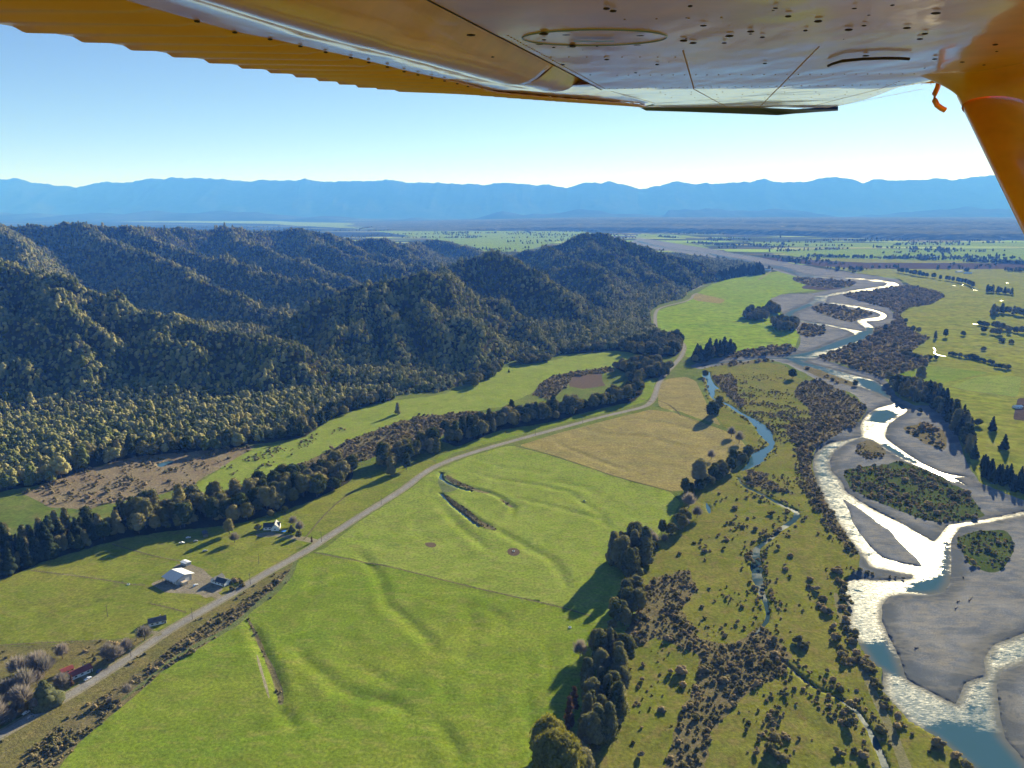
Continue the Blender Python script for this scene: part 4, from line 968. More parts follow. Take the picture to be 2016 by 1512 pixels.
belt([(1462,626),(1480,618),(1508,618),(1510,630),(1485,633),(1468,632)], 18, ['native_a', 'native_b'], 1.0, 1.35, 'clump tree standing in the far green paddock', 'clump in the far green paddock')
belt([(1508,612),(1518,600),(1532,612),(1530,622),(1512,620)], 18, ['native_a', 'native_b'], 1.0, 1.3, 'tree beside the left elbow of the far bend', 'trees at the far river elbow')
belt([(1518,640),(1530,636),(1560,634),(1573,645),(1560,655),(1530,655)], 18, ['native_a', 'native_b'], 1.0, 1.25, 'dark clump tree on the left bank of the upstream bend', 'clump on the upstream left bank')
belt([(1392,556),(1420,545),(1450,538),(1500,532),(1504,540),(1450,546),(1418,553)], 24, ['conifer', 'pine'], 1.1, 1.5, 'dark conifer of the plantation at the end of the last hill', 'plantation at the end of the last hill')
belt([(640,832),(700,807),(775,786),(782,776),(700,790),(600,835),(520,872),(600,860)], 15, ['hill_a', 'hill_b', 'hill_d', 'hill_c'], .75, 1.05, 'edge tree of the lowland forest facing the long meadow', 'lowland forest edge by the meadow', limit=60)
belt([(0,968),(60,958),(110,950),(200,915),(300,898),(420,890),(480,878),(500,868),(300,885),(190,898),(100,935),(0,952)], 16, ['hill_a', 'hill_b', 'hill_d', 'hill_c'], .75, 1.05, 'edge tree of the lowland forest behind the bog clearing', 'lowland forest edge by the bog', limit=60)
belt([(925,757),(945,742),(985,722),(985,735),(950,755),(930,765)], 14, ['native_a', 'native_d'], .8, 1.1, 'round tree at the hill foot beside the upper meadow', 'hill-foot trees by the meadow')
# riverside pines and gums on the right bank
belt([(1745,750),(1775,752),(1800,765),(1830,772),(1852,795),(1800,795),(1768,778)], 15, ['native_a', 'native_b', 'native_c'], .8, 1.1, 'dark broadleaf of the riverside wood below the almond-shaped paddock', 'riverside wood near the calm pool')
belt([(1800,772),(1830,770),(1870,790),(1910,850),(1920,900),(1935,945),(1910,915),(1890,870),(1860,820)], 15, ['pine', 'gum_a', 'conifer', 'native_b'], .75, 1.05, 'tall dark tree of the riverside wood opposite the glaring fork', 'riverside wood opposite the fork')
belt([(1925,905),(1960,925),(2016,945),(2080,965),(2080,1000),(2016,975),(1935,948)], 9, ['conifer'], .5, .65, 'slim young conifer in the row at the right edge', 'young conifer row')
for (px, py, k, s, lb) in [
    (1812, 752, 'gum_b', 1.15, 'tall broad gum standing above the riverside wood beside the vivid green paddock'),
    (1905, 862, 'gum_b', .95, 'pale rounded gum at the outer edge of the riverside wood'),
    (1925, 838, 'native_d', .9, 'small round tree right of the riverside wood'),
    (1953, 848, 'conifer', .95, 'lone pointed conifer in the right-hand pasture'),
    (1976, 885, 'conifer', .9, 'second lone conifer nearer the right edge'),
    (1890, 845, 'native_b', 1.0, 'dark round tree between the lone conifer and the wood'),
    (783, 816, 'native_c', .75, 'lone upright tree standing in the long pale meadow'),
    (1002, 733, 'conifer', .35, 'tiny dark tree post alone on the upper meadow'),
    (860, 892, 'native_c', 1.05, 'tall column tree at the end of the scrub strip by the road'),
    (875, 848, 'native_a', .95, 'bright-sided round tree in the scrub strip'),
    (800, 925, 'native_b', 1.0, 'round tree closest to the road culvert'),
    (770, 935, 'native_c', 1.0, 'upright tree left of the culvert tree'),
    (540, 1003, 'native_c', 1.1, 'sunlit column tree directly behind the gabled house'),
    (452, 1052, 'native_b', .75, 'olive round tree standing out in front of the dark belt'),
    (462, 1068, 'willow', .85, 'bare grey tree below the olive tree in the home paddock'),
    (508, 1044, 'native_d', .5, 'small garden tree left of the gabled house'),
    (577, 1034, 'willow', .8, 'bare grey garden tree right of the gabled house'),
    (590, 1046, 'willow_b', 1.0, 'bare brown garden tree near the house drive'),
    (574, 1046, 'cypress', .5, 'dark clipped conifer right of the blue trampoline'),
    (588, 1058, 'native_d', .5, 'dark round shrub-like tree at the drive bend'),
    (614, 1068, 'russet', .3, 'small rust-red tree at the road junction'),
    (533, 1016, 'native_d', .5, 'little round tree touching the back of the gabled house'),
    (560, 1010, 'native_d', .6, 'pale round tree behind the garden lawn'),
    (91, 1388, 'cypress', 1.25, 'dense green cypress beside the road at lower left'),
    (1098, 1545, 'gum_gold', 1.0, 'huge golden-green gum tree at the bottom edge, nearest the camera'),
    (1078, 1490, 'gum_gold', .78, 'golden-green gum behind the nearest one'),
    (1150, 1530, 'gum_b', .8, 'grey gum right of the golden gums'),
    (1136, 1500, 'willow', 1.0, 'grey dead-topped tree between the golden gums and the poplars'),
    (1120, 1435, 'russet', 1.0, 'bare reddish tree on the shaded side of the tree belt'),
    (1130, 1400, 'russet', .8, 'second bare reddish tree behind the first'),
    (1142, 1295, 'willow', 1.0, 'pale bare tree at the head of the tall grey-green belt'),
    (1375, 955, 'gum_b', 1.25, 'big round dark gum at the corner of the tan paddock'),
    (1402, 822, 'native_a', 1.5, 'broad dark tree beside the stream right of the tan paddocks'),
    (1415, 808, 'native_b', 1.1, 'second dark tree behind the broad one by the stream'),
    (1440, 860, 'willow', 1.1, 'bare spiky tree casting a long shadow on the tan paddock'),
    (1455, 872, 'willow', 1.2, 'bushy bare tree beside the spiky one'),
    (1400, 905, 'willow', 1.0, 'bare tree between the tan paddock and its dark hedge'),
    (1356, 1000, 'willow', 1.2, 'large bare willow by the dark backwater'),
    (1372, 1020, 'willow', 1.0, 'second bare willow by the dark backwater'),
    (1278, 1065, 'willow', 1.0, 'bare willow in the middle of the belt below the tan paddock'),
    (1560, 745, 'native_a', 1.0, 'dark round tree alone on the upper river flat'),
    (1388, 741, 'native_d', .9, 'dark tree leaning over the pond'),
    (72, 1400, 'willow_b', .8, 'bare tree left of the green cypress'),
    (122, 1352, 'willow_b', 1.1, 'pale cream shrub tree right of the green cypress'),
    (142, 1350, 'russet', .35, 'small reddish tree below the red-roofed house'),
    (252, 1368, 'willow_b', .75, 'pale round bush tree on the roadside ditch'),
    (215, 1385, 'willow_b', .45, 'small pale bush tree left of the round one on the ditch'),
    (1742, 652, 'native_b', .8, 'small tree on the right-hand terrace edge'),
    (1783, 635, 'native_a', .75, 'single tree on the pale terrace rim'),
    (1797, 652, 'native_a', .85, 'first of two trees at the lower terrace rim'),
    (1808, 655, 'native_a', .85, 'second of two trees at the lower terrace rim'),
    (1841, 667, 'native_c', .8, 'pointed tree at the left end of the right-hand fence line'),
    (1861, 664, 'native_b', .95, 'rounded tree along the right-hand fence line'),
    (1896, 661, 'native_d', 1.0, 'third tree along the right-hand fence line'),
    ]:
    x, y = gnd(px, py)
    put_tree(k, x, y, s, lb); TAKEN.append((x, y))
# belt down the middle: from the tan paddock to the bottom edge
belt([(1345,965),(1400,935),(1440,905),(1480,885),(1470,905),(1440,930),(1395,965),(1355,985)], 12, ['native_b', 'native_d', 'native_a'], .6, .85, 'dark hedge tree between the tan paddock corner and the stream', 'dark hedge below the tan paddock')
belt([(1200,1125),(1215,1085),(1245,1070),(1275,1085),(1270,1120),(1240,1140)], 10, ['gum_a', 'gum_b', 'gum_a'], .8, 1.05, 'tall grey-green gum of the clump shading the soft green paddock', 'gum clump in the middle belt')
belt([(1270,1075),(1300,1050),(1345,1015),(1365,1030),(1330,1060),(1285,1092)], 12, ['native_d', 'native_b', 'willow'], .55, .8, 'low dark tree in the belt between gum clump and willows', 'low belt trees above the gum clump')
belt([(1225,1190),(1245,1160),(1265,1170),(1265,1200),(1245,1235),(1205,1250),(1185,1240),(1200,1215)], 10, ['native_b', 'native_d', 'gum_b'], .6, .85, 'dark tree of the belt where the paddock fence ends', 'dark belt trees at the fence end')
belt([(1170,1290),(1215,1265),(1235,1290),(1225,1350),(1222,1410),(1200,1470),(1165,1490),(1150,1450),(1160,1390),(1150,1330)], 9.5, ['gum_a', 'gum_b', 'gum_a', 'native_c'], .62, .9, 'grey-green tree of the tall belt right of the vivid paddock', 'tall grey-green belt right of the vivid green paddock')
# willows by the road at lower left
belt([(-60,1420),(0,1360),(60,1330),(60,1395),(0,1440),(-60,1480)], 10, ['willow', 'willow_b', 'willow'], .8, 1.15, 'bare grey-brown tree of the thicket at the lower left edge', 'bare thicket at lower left')
belt([(10,1330),(60,1310),(130,1290),(150,1310),(110,1335),(60,1350)], 11, ['willow', 'willow_b'], .8, 1.1, 'bare pale tree around the red-roofed house', 'bare trees around the red-roofed house')
belt([(170,1310),(215,1295),(250,1275),(292,1248),(296,1258),(250,1292),(205,1322)], 10, ['willow', 'willow_b'], .8, 1.1, 'bare pale willow in the line along the road at lower left', 'bare willows along the lower road')
# right-hand far shelter belts, each dark block a row of trees
def rowtrees(line, n, kinds, smin, smax, label, group):
    L = np.array([gnd(*p) for p in line])
    for i in range(n):
        t = (i + 0.5) / n * (len(L) - 1); k = min(int(t), len(L) - 2)
        p = L[k] + (L[k + 1] - L[k]) * (t - k)
        QUEUE.append((random.choice(kinds), p[0] + random.uniform(-6, 6), p[1] + random.uniform(-8, 8), random.uniform(smin, smax), label, group))
rowtrees([(1764,536),(1790,540),(1810,544),(1840,548)], 10, ['native_a', 'native_b'], 1.2, 1.8, 'dark tree of the distant curving row on the plain', 'distant curving tree row')
rowtrees([(1846,550),(1880,555),(1905,560),(1915,567)], 12, ['native_b'], 1.0, 1.2, 'tree of the dense dark shelter belt right of the far bend', 'dense far shelter belt')
rowtrees([(1942,575),(1965,577),(1990,580)], 9, ['native_b', 'native_c'], 1.1, 1.4, 'tree of the square dark block on the right plain', 'square dark block on the plain')
rowtrees([(1950,622),(1970,616),(2000,620),(2030,625)], 12, ['native_a', 'native_b', 'native_c'], 1.1, 1.6, 'dark tree of the wood at the right edge of the plain', 'wood at the right edge')
rowtrees([(1925,640),(1950,644),(1975,650),(2000,655),(2030,656)], 16, ['native_a', 'native_d'], 0.9, 1.2, 'tree of the lower dark hedge at the right edge', 'lower dark hedge at right')
rowtrees([(1936,655),(1960,660),(1990,658)], 6, ['native_a', 'native_b'], 0.8, 1.0, 'tree standing under the lower dark hedge', 'trees under the right hedge')
rowtrees([(1768,698),(1790,702),(1820,710),(1836,706)], 14, ['native_d'], 0.7, 0.9, 'hedge tree imitating shade on the bank beside the scrub terrace', 'dark terrace bank trees')  # hedge on the terrace bank, also standing in for the scarp's shadow
rowtrees([(1868,698),(1890,704),(1915,705),(1935,712),(1960,718)], 22, ['native_d'], 0.5, 0.75, 'small hedge tree imitating shade on the curved bank in the right pasture', 'dark curved bank in the right pasture')  # low trees serve as hedge and as the shadow of the curved scarp
rowtrees([(1953,722),(1975,727),(1982,724)], 6, ['native_d'], 0.6, 0.8, 'hedge tree imitating shade at the end of the curved bank', 'trees at the end of the curved bank')
rowtrees([(1966,670),(1985,677),(1992,675)], 6, ['native_d'], 0.6, 0.8, 'tree of the small dark hollow upper right', 'small dark hollow trees')
rowtrees([(1800,824),(1815,800)], 1, ['native_d'], 0.5, 0.6, 'tiny tree on the gravel beside the wood', None)
rowtrees([(1928,690),(1945,690)], 3, ['native_d'], 0.6, 0.7, 'tree of the tiny dark knoll in the right pasture', 'tiny dark knoll trees')

# the nearest 300 of the broadleaf kind stand as individuals, the rest goes into the mass of tree belts
def flush_queue():
    rest = []; byg = {}
    def inview(q):
        x, y = q[1], q[2]; d = y * CP + (CAMZ) * SP
        u = 1008 + FOC * x / d; return -15 < u < 2031 and y > 345
    q = [t for t in QUEUE if inview(t)]
    native = sorted([t for t in q if t[0][:4] in ('nati', 'hill')], key=lambda t: math.hypot(t[1], t[2]))
    keep = native[:262]; rest = native[262:] + [t for t in QUEUE if not inview(t) and t[0][:4] in ('nati', 'hill')]
    for t in keep + [t for t in q if not t[0][:4] in ('nati', 'hill')]:
        byg.setdefault(t[5] or t[4], []).append(t)
    for g, lst in byg.items():
        lst.sort(key=lambda t: t[1] / t[2])
        for i, t in enumerate(lst):
            n = i + 1; suf = 'th' if 10 <= n % 100 <= 20 else {1: 'st', 2: 'nd', 3: 'rd'}.get(n % 10, 'th')
            lb = t[4] if len(lst) == 1 else t[4] + ', %d%s from left' % (n, suf)
            put_tree(t[0], t[1], t[2], t[3], lb, 'tree', t[5])
    return rest
REST = flush_queue()
for _k, (_px, _py) in zip(('hill_a', 'hill_b', 'hill_c', 'hill_d'), ((610, 838), (655, 820), (470, 876), (300, 893))):
    if _k not in PROTO:
        put_tree(_k, *gnd(_px, _py), .9, 'tall edge tree of the lowland forest beside the meadow or bog', 'tree', 'lowland forest edge')
# ------------------------------------------------------------------ individual bushes on the river flat, the rest as a mass
BQ = []
BUSHL = [(1447,1002,1.3),(1518,1013,2.2),(1449,1019,.9),(1472,1021,.8),(1485,1019,.9),(1431,1031,.9),(1439,1030,.9),(1445,1032,.9),(1455,1033,.9),(1463,1039,1.0),(1439,1043,.8),(1448,1042,.9),(1487,1043,1.1),(1503,1045,.9),
 (1410,990,.8),(1416,972,.8),(1430,980,.8),(1421,985,.7),(1451,983,.7),(1470,980,1.3),(1500,983,1.4),(1486,978,.9),(1413,1056,1.1),(1428,1061,1.0),(1432,1064,.9),(1443,1061,.8),(1380,1066,.9),(1367,1070,.8),(1379,1077,.9),(1389,1076,.9),(1387,1086,1.1),(1398,1085,.9),(1425,1081,.9),
 (1338,1091,.9),(1388,1103,.8),(1532,1080,1.1),(1556,1094,1.1),(1611,1050,1.1),(1545,1115,.8),(1547,1122,1.0),(1555,1135,1.1),(1530,1142,.7),(1595,1140,1.2),(1600,1158,1.2),(1608,1162,1.3),(1592,1155,1.0),(1266,1310,1.1),(1320,1325,1.2),(1342,1325,1.8),(1240,1318,.8),(1264,1340,1.0),(1302,1398,1.1),(1308,1402,.9),(1215,1430,1.6),(1218,1390,1.6),(1263,1434,.7),(1262,1490,1.0),(1345,1350,1.1),(1478,1318,1.0),
 (1570,1265,1.6),(1580,1275,1.8),(1590,1270,1.3),(1628,1325,1.0),(1640,1340,.9),(1650,1355,1.5),(1655,1362,1.2),(1675,1390,1.4),(1632,1392,1.3),(1524,1462,1.9),(1550,1455,1.0),(1530,1490,1.8),(1515,1482,1.6),(1540,1495,1.5),(1596,1370,.8),(1611,1367,.9),(1735,1440,1.7),(1652,1485,1.9),(1672,1430,1.7),(1700,1490,1.3),(1660,1405,1.2),(1345,1188,.8),(1382,1196,.8),(1396,1160,.9),(1431,1178,.8),(1461,1195,.9),(1387,1218,1.0),(1452,1227,.9),(1428,1252,.8),(1345,1247,.9)]
for i, (px, py, s) in enumerate(BUSHL):
    x, y = gnd(px, py)
    big = s >= 1.5
    area = ('inside the stream loop' if px < 1545 and py < 1110 else 'beside the lower shrubland' if px < 1470 else 'between stream and vehicle track')
    BQ.append((['bush_a', 'bush_b', 'bush_c'][i % 3], x, y, s * 1.25, ('large dark gorse bush ' if big else 'small round gorse bush ') + area, ('large bushes ' if big else 'small bushes ') + area))
    TAKEN.append((x, y))
# hedge line along the vehicle track and river bank
for ln, n, smin, smax, lb, gr in [([(1618,1180),(1628,1210),(1640,1240),(1655,1275),(1668,1300),(1662,1318)], 26, 1.1, 1.7, 'dark bush left of the vehicle track', 'bushes left of the vehicle track'),
                      ([(1660,1190),(1672,1230),(1684,1262),(1700,1300),(1722,1330),(1735,1370),(1752,1400),(1790,1440)], 44, 1.1, 1.8, 'dark bush between vehicle track and river', 'bushes between track and river'),
                      ([(1635,1120),(1655,1135),(1662,1160),(1672,1185)], 18, 1.3, 1.9, 'dark bush at the point above the glittering pool', 'bushes above the glittering pool'),
                      ([(1655,1112),(1690,1122),(1730,1130),(1780,1134)], 12, .8, 1.2, 'low bush on the spit between two river arms', 'bushes on the river spit'),
                      ([(1860,1478),(1890,1500),(1905,1520)], 5, 1.8, 2.4, 'big round bush on the bank at the bottom right', 'bank bushes at the bottom right'),
                      ([(1488,1062),(1500,1058),(1520,1050),(1540,1040)], 9, .9, 1.3, 'bush on the upper bank of the stream loop', 'bushes on the stream loop'),
                      ([(1476,1075),(1480,1105),(1484,1140),(1490,1170),(1500,1200)], 18, .9, 1.4, 'bush along the left bank of the glinting stream', 'bushes left of the glinting stream'),
                      ([(1500,1090),(1500,1120),(1506,1160),(1516,1190)], 12, .9, 1.3, 'bush along the right bank of the glinting stream', 'bushes right of the glinting stream'),
                      ([(1385,745),(1390,765),(1398,790)], 12, 1.0, 1.5, 'bush on the left shore of the pond', 'bushes left of the pond'),
                      ([(190,1262),(220,1272),(250,1268),(275,1262)], 7, .9, 1.4, 'roadside bush at the lower left', 'roadside bushes at lower left'),
                      ([(440,1140),(455,1140),(470,1144),(478,1150),(465,1160),(450,1166)], 16, .8, 1.3, 'garden hedge bush around the second farmhouse', 'garden hedge of the second farmhouse')]:
    L = np.array([gnd(*p) for p in ln])
    for i in range(n):
        t = random.uniform(0, len(L) - 1.001); k = int(t); p = L[k] + (L[k + 1] - L[k]) * (t - k)
        x, y = p[0] + random.gauss(0, 2.2), p[1] + random.gauss(0, 2.2)
        BQ.append((random.choice(['bush_a', 'bush_b', 'bush_c']), x, y, random.uniform(smin, smax), lb, gr))
        TAKEN.append((x, y))
byg = {}
for t in BQ: byg.setdefault(t[5], []).append(t)
for g, lst in byg.items():
    lst.sort(key=lambda t: t[1] / t[2])
    for i, t in enumerate(lst):
        n = i + 1; suf = 'th' if 10 <= n % 100 <= 20 else {1: 'st', 2: 'nd', 3: 'rd'}.get(n % 10, 'th')
        put_tree(t[0], t[1], t[2], t[3], t[4] if len(lst) == 1 else t[4] + ', %d%s from left' % (n, suf), 'bush', t[5])
print('individuals', COUNT, flush=True)

# ------------------------------------------------------------------ masses of foliage: points that carry shared plants
def gn_scatter(name, XYZ, scale, var, sources, label, seedrot=True):
    me = bpy.data.meshes.new(name)
    me.vertices.add(len(XYZ)); me.vertices.foreach_set('co', np.asarray(XYZ, np.float32).ravel())
    for an, typ, val in (('sc', 'FLOAT', scale), ('var', 'INT', var), ('rz', 'FLOAT', RNG.uniform(0, 6.28, len(XYZ)))):
        a = me.attributes.new(an, typ, 'POINT'); a.data.foreach_set('value', np.asarray(val, np.float32 if typ == 'FLOAT' else np.int32))
    o = mobj(name, me, label=label, kind='stuff')
    ng = bpy.data.node_groups.new(name, 'GeometryNodeTree')
    ng.interface.new_socket('Geometry', in_out='INPUT', socket_type='NodeSocketGeometry')
    ng.interface.new_socket('Geometry', in_out='OUTPUT', socket_type='NodeSocketGeometry')
    N = ng.nodes; L = ng.links
    gi = N.new('NodeGroupInput'); go = N.new('NodeGroupOutput')
    ip = N.new('GeometryNodeInstanceOnPoints'); ip.inputs['Pick Instance'].default_value = True
    jn = N.new('GeometryNodeJoinGeometry')
    for s in reversed(sources):
        oi = N.new('GeometryNodeObjectInfo'); oi.inputs['Object'].default_value = s; oi.inputs['As Instance'].default_value = True
        oi.transform_space = 'ORIGINAL'
        L.new(oi.outputs['Geometry'], jn.inputs[0])
    def at(nm, t):
        q = N.new('GeometryNodeInputNamedAttribute'); q.data_type = t; q.inputs['Name'].default_value = nm; return q.outputs['Attribute']
    cx = N.new('ShaderNodeCombineXYZ'); L.new(at('rz', 'FLOAT'), cx.inputs['Z'])
    L.new(gi.outputs[0], ip.inputs['Points']); L.new(jn.outputs[0], ip.inputs['Instance'])
    L.new(at('var', 'INT'), ip.inputs['Instance Index']); L.new(cx.outputs[0], ip.inputs['Rotation']); L.new(at('sc', 'FLOAT'), ip.inputs['Scale'])
    L.new(ip.outputs[0], go.inputs[0])
    md = o.modifiers.new('scatter', 'NODES'); md.node_group = ng
    return o
def crown_of(kind):
    p = PROTO[kind]
    if p.type == 'MESH': return p
    return [c for c in p.children if c.name.startswith('crown')][0]
def far_from_taken(X, Y, d):
    if not TAKEN: return np.ones(len(X), bool)
    T = np.array(TAKEN); ok = np.ones(len(X), bool)
    cell = {}
    for a, b in T: cell.setdefault((int(a // 30), int(b // 30)), []).append((a, b))
    for i in range(len(X)):
        cx_, cy_ = int(X[i] // 30), int(Y[i] // 30)
        for u in (-1, 0, 1):
            for v in (-1, 0, 1):
                for a, b in cell.get((cx_ + u, cy_ + v), ()):
                    if (a - X[i]) ** 2 + (b - Y[i]) ** 2 < d * d: ok[i] = False
    return ok
# light crown shapes for the masses come from visible trees of the same kind
SRC_T = [crown_of(k) for k in ('hill_a', 'hill_b', 'hill_c', 'hill_d')]
SRC_N = [crown_of(k) for k in ('native_a', 'native_b', 'native_c', 'native_d')]
def scatter_hills():
    out = []
    for y0, y1, sp in ((1020, 1700, 7.6), (1700, 2600, 9.5), (2600, 5300, 12.5)):
        X, Y = np.meshgrid(np.arange(-3300, 1400, sp), np.arange(y0, y1, sp))
        X = (X + RNG.uniform(-.5, .5, X.shape) * sp).ravel(); Y = (Y + RNG.uniform(-.5, .5, Y.shape) * sp).ravel()
        m = (np.abs(X / Y) < 0.80)
        X = X[m]; Y = Y[m]
        H, ins = hill_h(X, Y)
        m = ins & (H > -1)
        X = X[m]; Y = Y[m]; H = H[m]
        # mixed canopy: patches of bigger trees, gullies lower
        s = np.clip(0.52 + 0.22 * fbm(X / 60, Y / 60, 121, 3) + RNG.normal(0, 0.15, len(X)), 0.22, 1.15) * (sp / 7.6) ** 0.5
        v = RNG.choice([0, 1, 2, 3, 3, 0], len(X))
        em = RNG.rand(len(X)) < 0.03
        s = np.where(em, s * 1.5, s); v = np.where(em, 2, v); H = np.where(em, H + 4, H)
        out.append(np.stack([X, Y, H - 9.0 * s, s, v], 1))
    A = np.concatenate(out)
    print('hill trees', len(A), flush=True)
    gn_scatter('hill_forest', A[:, :3], A[:, 3], A[:, 4], SRC_T, 'dense native forest covering the ridged hills')
scatter_hills()
def flat_forest(name, polys, sp, smin, smax, label, kinds=(0, 1, 2, 3), takend=7):
    XS = []; YS = []
    for p in polys:
        X, Y = scatter_poly(p, sp); XS.append(X); YS.append(Y)
    X = np.concatenate(XS); Y = np.concatenate(YS)
    ok = far_from_taken(X, Y, takend); X = X[ok]; Y = Y[ok]
    s = RNG.uniform(smin, smax, len(X)) * (1 + 0.15 * fbm(X / 50, Y / 50, 131, 2)); v = RNG.choice(kinds, len(X))
    gn_scatter(name, np.stack([X, Y, hfun(X, Y) - 1], 1), s, v, SRC_T, label)
flat_forest('lowland_forest', [[(-500,900),(0,828),(220,808),(420,793),(620,772),(700,772),(770,778),(775,785),(700,803),(640,826),(600,856),(520,868),(480,874),(420,886),(300,893),(200,910),(110,945),(60,952),(0,962),(-500,1080)]], 7.8, .55, .9, 'flat block of native forest between hills and bog clearing')
flat_forest('spur_forest', [[(1110,694),(1135,672),(1170,667),(1240,645),(1283,642),(1298,657),(1336,668),(1340,684),(1325,699),(1290,700),(1215,687)]], 10.0, .6, .95, 'forest at the foot of the hills where the road rounds them')

RA = np.array([(t[1], t[2], t[3], 'abcd'.index(t[0][-1])) for t in REST])
gn_scatter('tree_belts', np.stack([RA[:, 0], RA[:, 1], hfun(RA[:, 0], RA[:, 1]) - .2], 1), RA[:, 2], RA[:, 3], SRC_N, 'farther trees of the belts and shelter rows')
# shrubs of the scrublands
SRC_B = [crown_of(k) for k in ('bush_a', 'bush_b', 'bush_c')]
def shrubs():
    XS = []; 
    for r in REG:
        if r['name'] not in ('scrubland', 'river_island', 'bog', 'rough_verge', 'gully', 'rank_grass'): continue
        Pw = r['P']; dist = np.hypot(*Pw.mean(0))
        lab = r['label']
        if r['name'] == 'bog': sp, keep = 5.0, 0.45
        elif r['name'] == 'river_island': sp, keep = (3.6 if dist < 1100 else 9), (0.5 if 'mossy' in lab else 0.6)
        elif r['name'] == 'rough_verge': sp, keep = 3.6, 0.22
        elif r['name'] == 'gully': sp, keep = 2.2, 0.45
        elif r['name'] == 'rank_grass': sp, keep = 5.0, 0.3
        elif 'roadside ditch' in lab: sp, keep = 2.7, 0.72
        else: sp, keep = (3.4 if dist < 900 else 4.5 if dist < 1500 else 8.0), 0.86
        X, Y = scatter_poly(Pw, sp, .5, True)
        nz = fbm(X / 22, Y / 22, 141, 3)
        m = (nz + RNG.uniform(-.35, .35, len(X)) > np.interp(keep, [0, 1], [0.75, -0.75]))
        s = np.clip(np.exp(RNG.normal(-.25, .42, len(X))), .3, 2.1) * (sp / 4.0) * (0.8 if r['name'] in ('bog', 'gully', 'rank_grass', 'rough_verge') else 1.0)
        XS.append(np.stack([X, Y, s], 1)[m])
    # grassy river flat: scattered small bushes in drifts
    rf = [r for r in REG if r['name'] == 'river_flat'][0]['P']
    X, Y = scatter_poly(rf, 5.0, .5, True)
    nz = fbm(X / 45, Y / 45, 151, 3) + 0.35 * fbm(X / 12, Y / 12, 155, 2)
    m = nz + RNG.uniform(-.3, .3, len(X)) > 0.46
    XS.append(np.stack([X, Y, RNG.uniform(.25, .75, len(X))], 1)[m])
    # drifts in the middle of the flat and along the streams
    for pl, sp, keep in (([(1425,745),(1480,775),(1560,820),(1590,850),(1570,880),(1540,870),(1500,830),(1450,795),(1420,770)], 4.5, .5),
                         ([(1500,790),(1560,800),(1600,815),(1610,850),(1560,860),(1520,830)], 4.0, .6),
                         ([(1560,880),(1590,900),(1600,950),(1630,1000),(1660,1060),(1640,1070),(1600,1000),(1570,950)], 3.6, .6),
                         ([(1440,740),(1500,730),(1560,750),(1600,790),(1540,800),(1470,780)], 6, .3),
                         ([(1530,1300),(1600,1340),(1680,1400),(1720,1480),(1690,1500),(1640,1420),(1560,1360),(1520,1330)], 4, .45),
                         ([(1440,1380),(1500,1330),(1560,1330),(1540,1420),(1560,1512),(1440,1512)], 3.8, .42),
                         ([(430,925),(560,870),(640,850),(700,830),(700,850),(600,885),(480,950)], 5, .25)):
        X, Y = scatter_poly(pl, sp)
        nz = fbm(X / 18, Y / 18, 161, 3)
        m = nz + RNG.uniform(-.4, .4, len(X)) > np.interp(keep, [0, 1], [.75, -.75])
        XS.append(np.stack([X, Y, RNG.uniform(.5, 1.1, len(X))], 1)[m])
    for ln, w in ((STREAM_A, 7), (STREAM_B, 6), (STREAM_C, 6)):
        L = np.array([gnd(*p) for p in ln]); n = int(np.linalg.norm(np.diff(L, axis=0), axis=1).sum() / 2.2)
        t = RNG.uniform(0, len(L) - 1.001, n); k = t.astype(int); p = L[k] + (L[k + 1] - L[k]) * (t - k)[:, None]
        d = L[k + 1] - L[k]; d /= np.linalg.norm(d, axis=1)[:, None]; off = RNG.choice([-1, 1], n) * (w + np.abs(RNG.normal(0, 3, n)))
        XS.append(np.stack([p[:, 0] - d[:, 1] * off, p[:, 1] + d[:, 0] * off, RNG.uniform(.4, .9, n)], 1))
    A = np.concatenate(XS)
    # keep water and the road clear
    clear = np.ones(len(A), bool)
    for r in REG:
        if 'water' in r or r['name'] in ('road', 'road_shoulder', 'river_track', 'reed_bed'):
            clear &= ~inpoly(A[:, 0], A[:, 1], r['P'])
    A = A[clear]
    print('shrubs', len(A), flush=True)
    v = RNG.randint(0, 3, len(A))
    gn_scatter('scrub', np.stack([A[:, 0], A[:, 1], hfun(A[:, 0], A[:, 1]) - 0.15], 1), A[:, 2], v, SRC_B, 'low dark scrub and gorse over the river flat and banks')
shrubs()

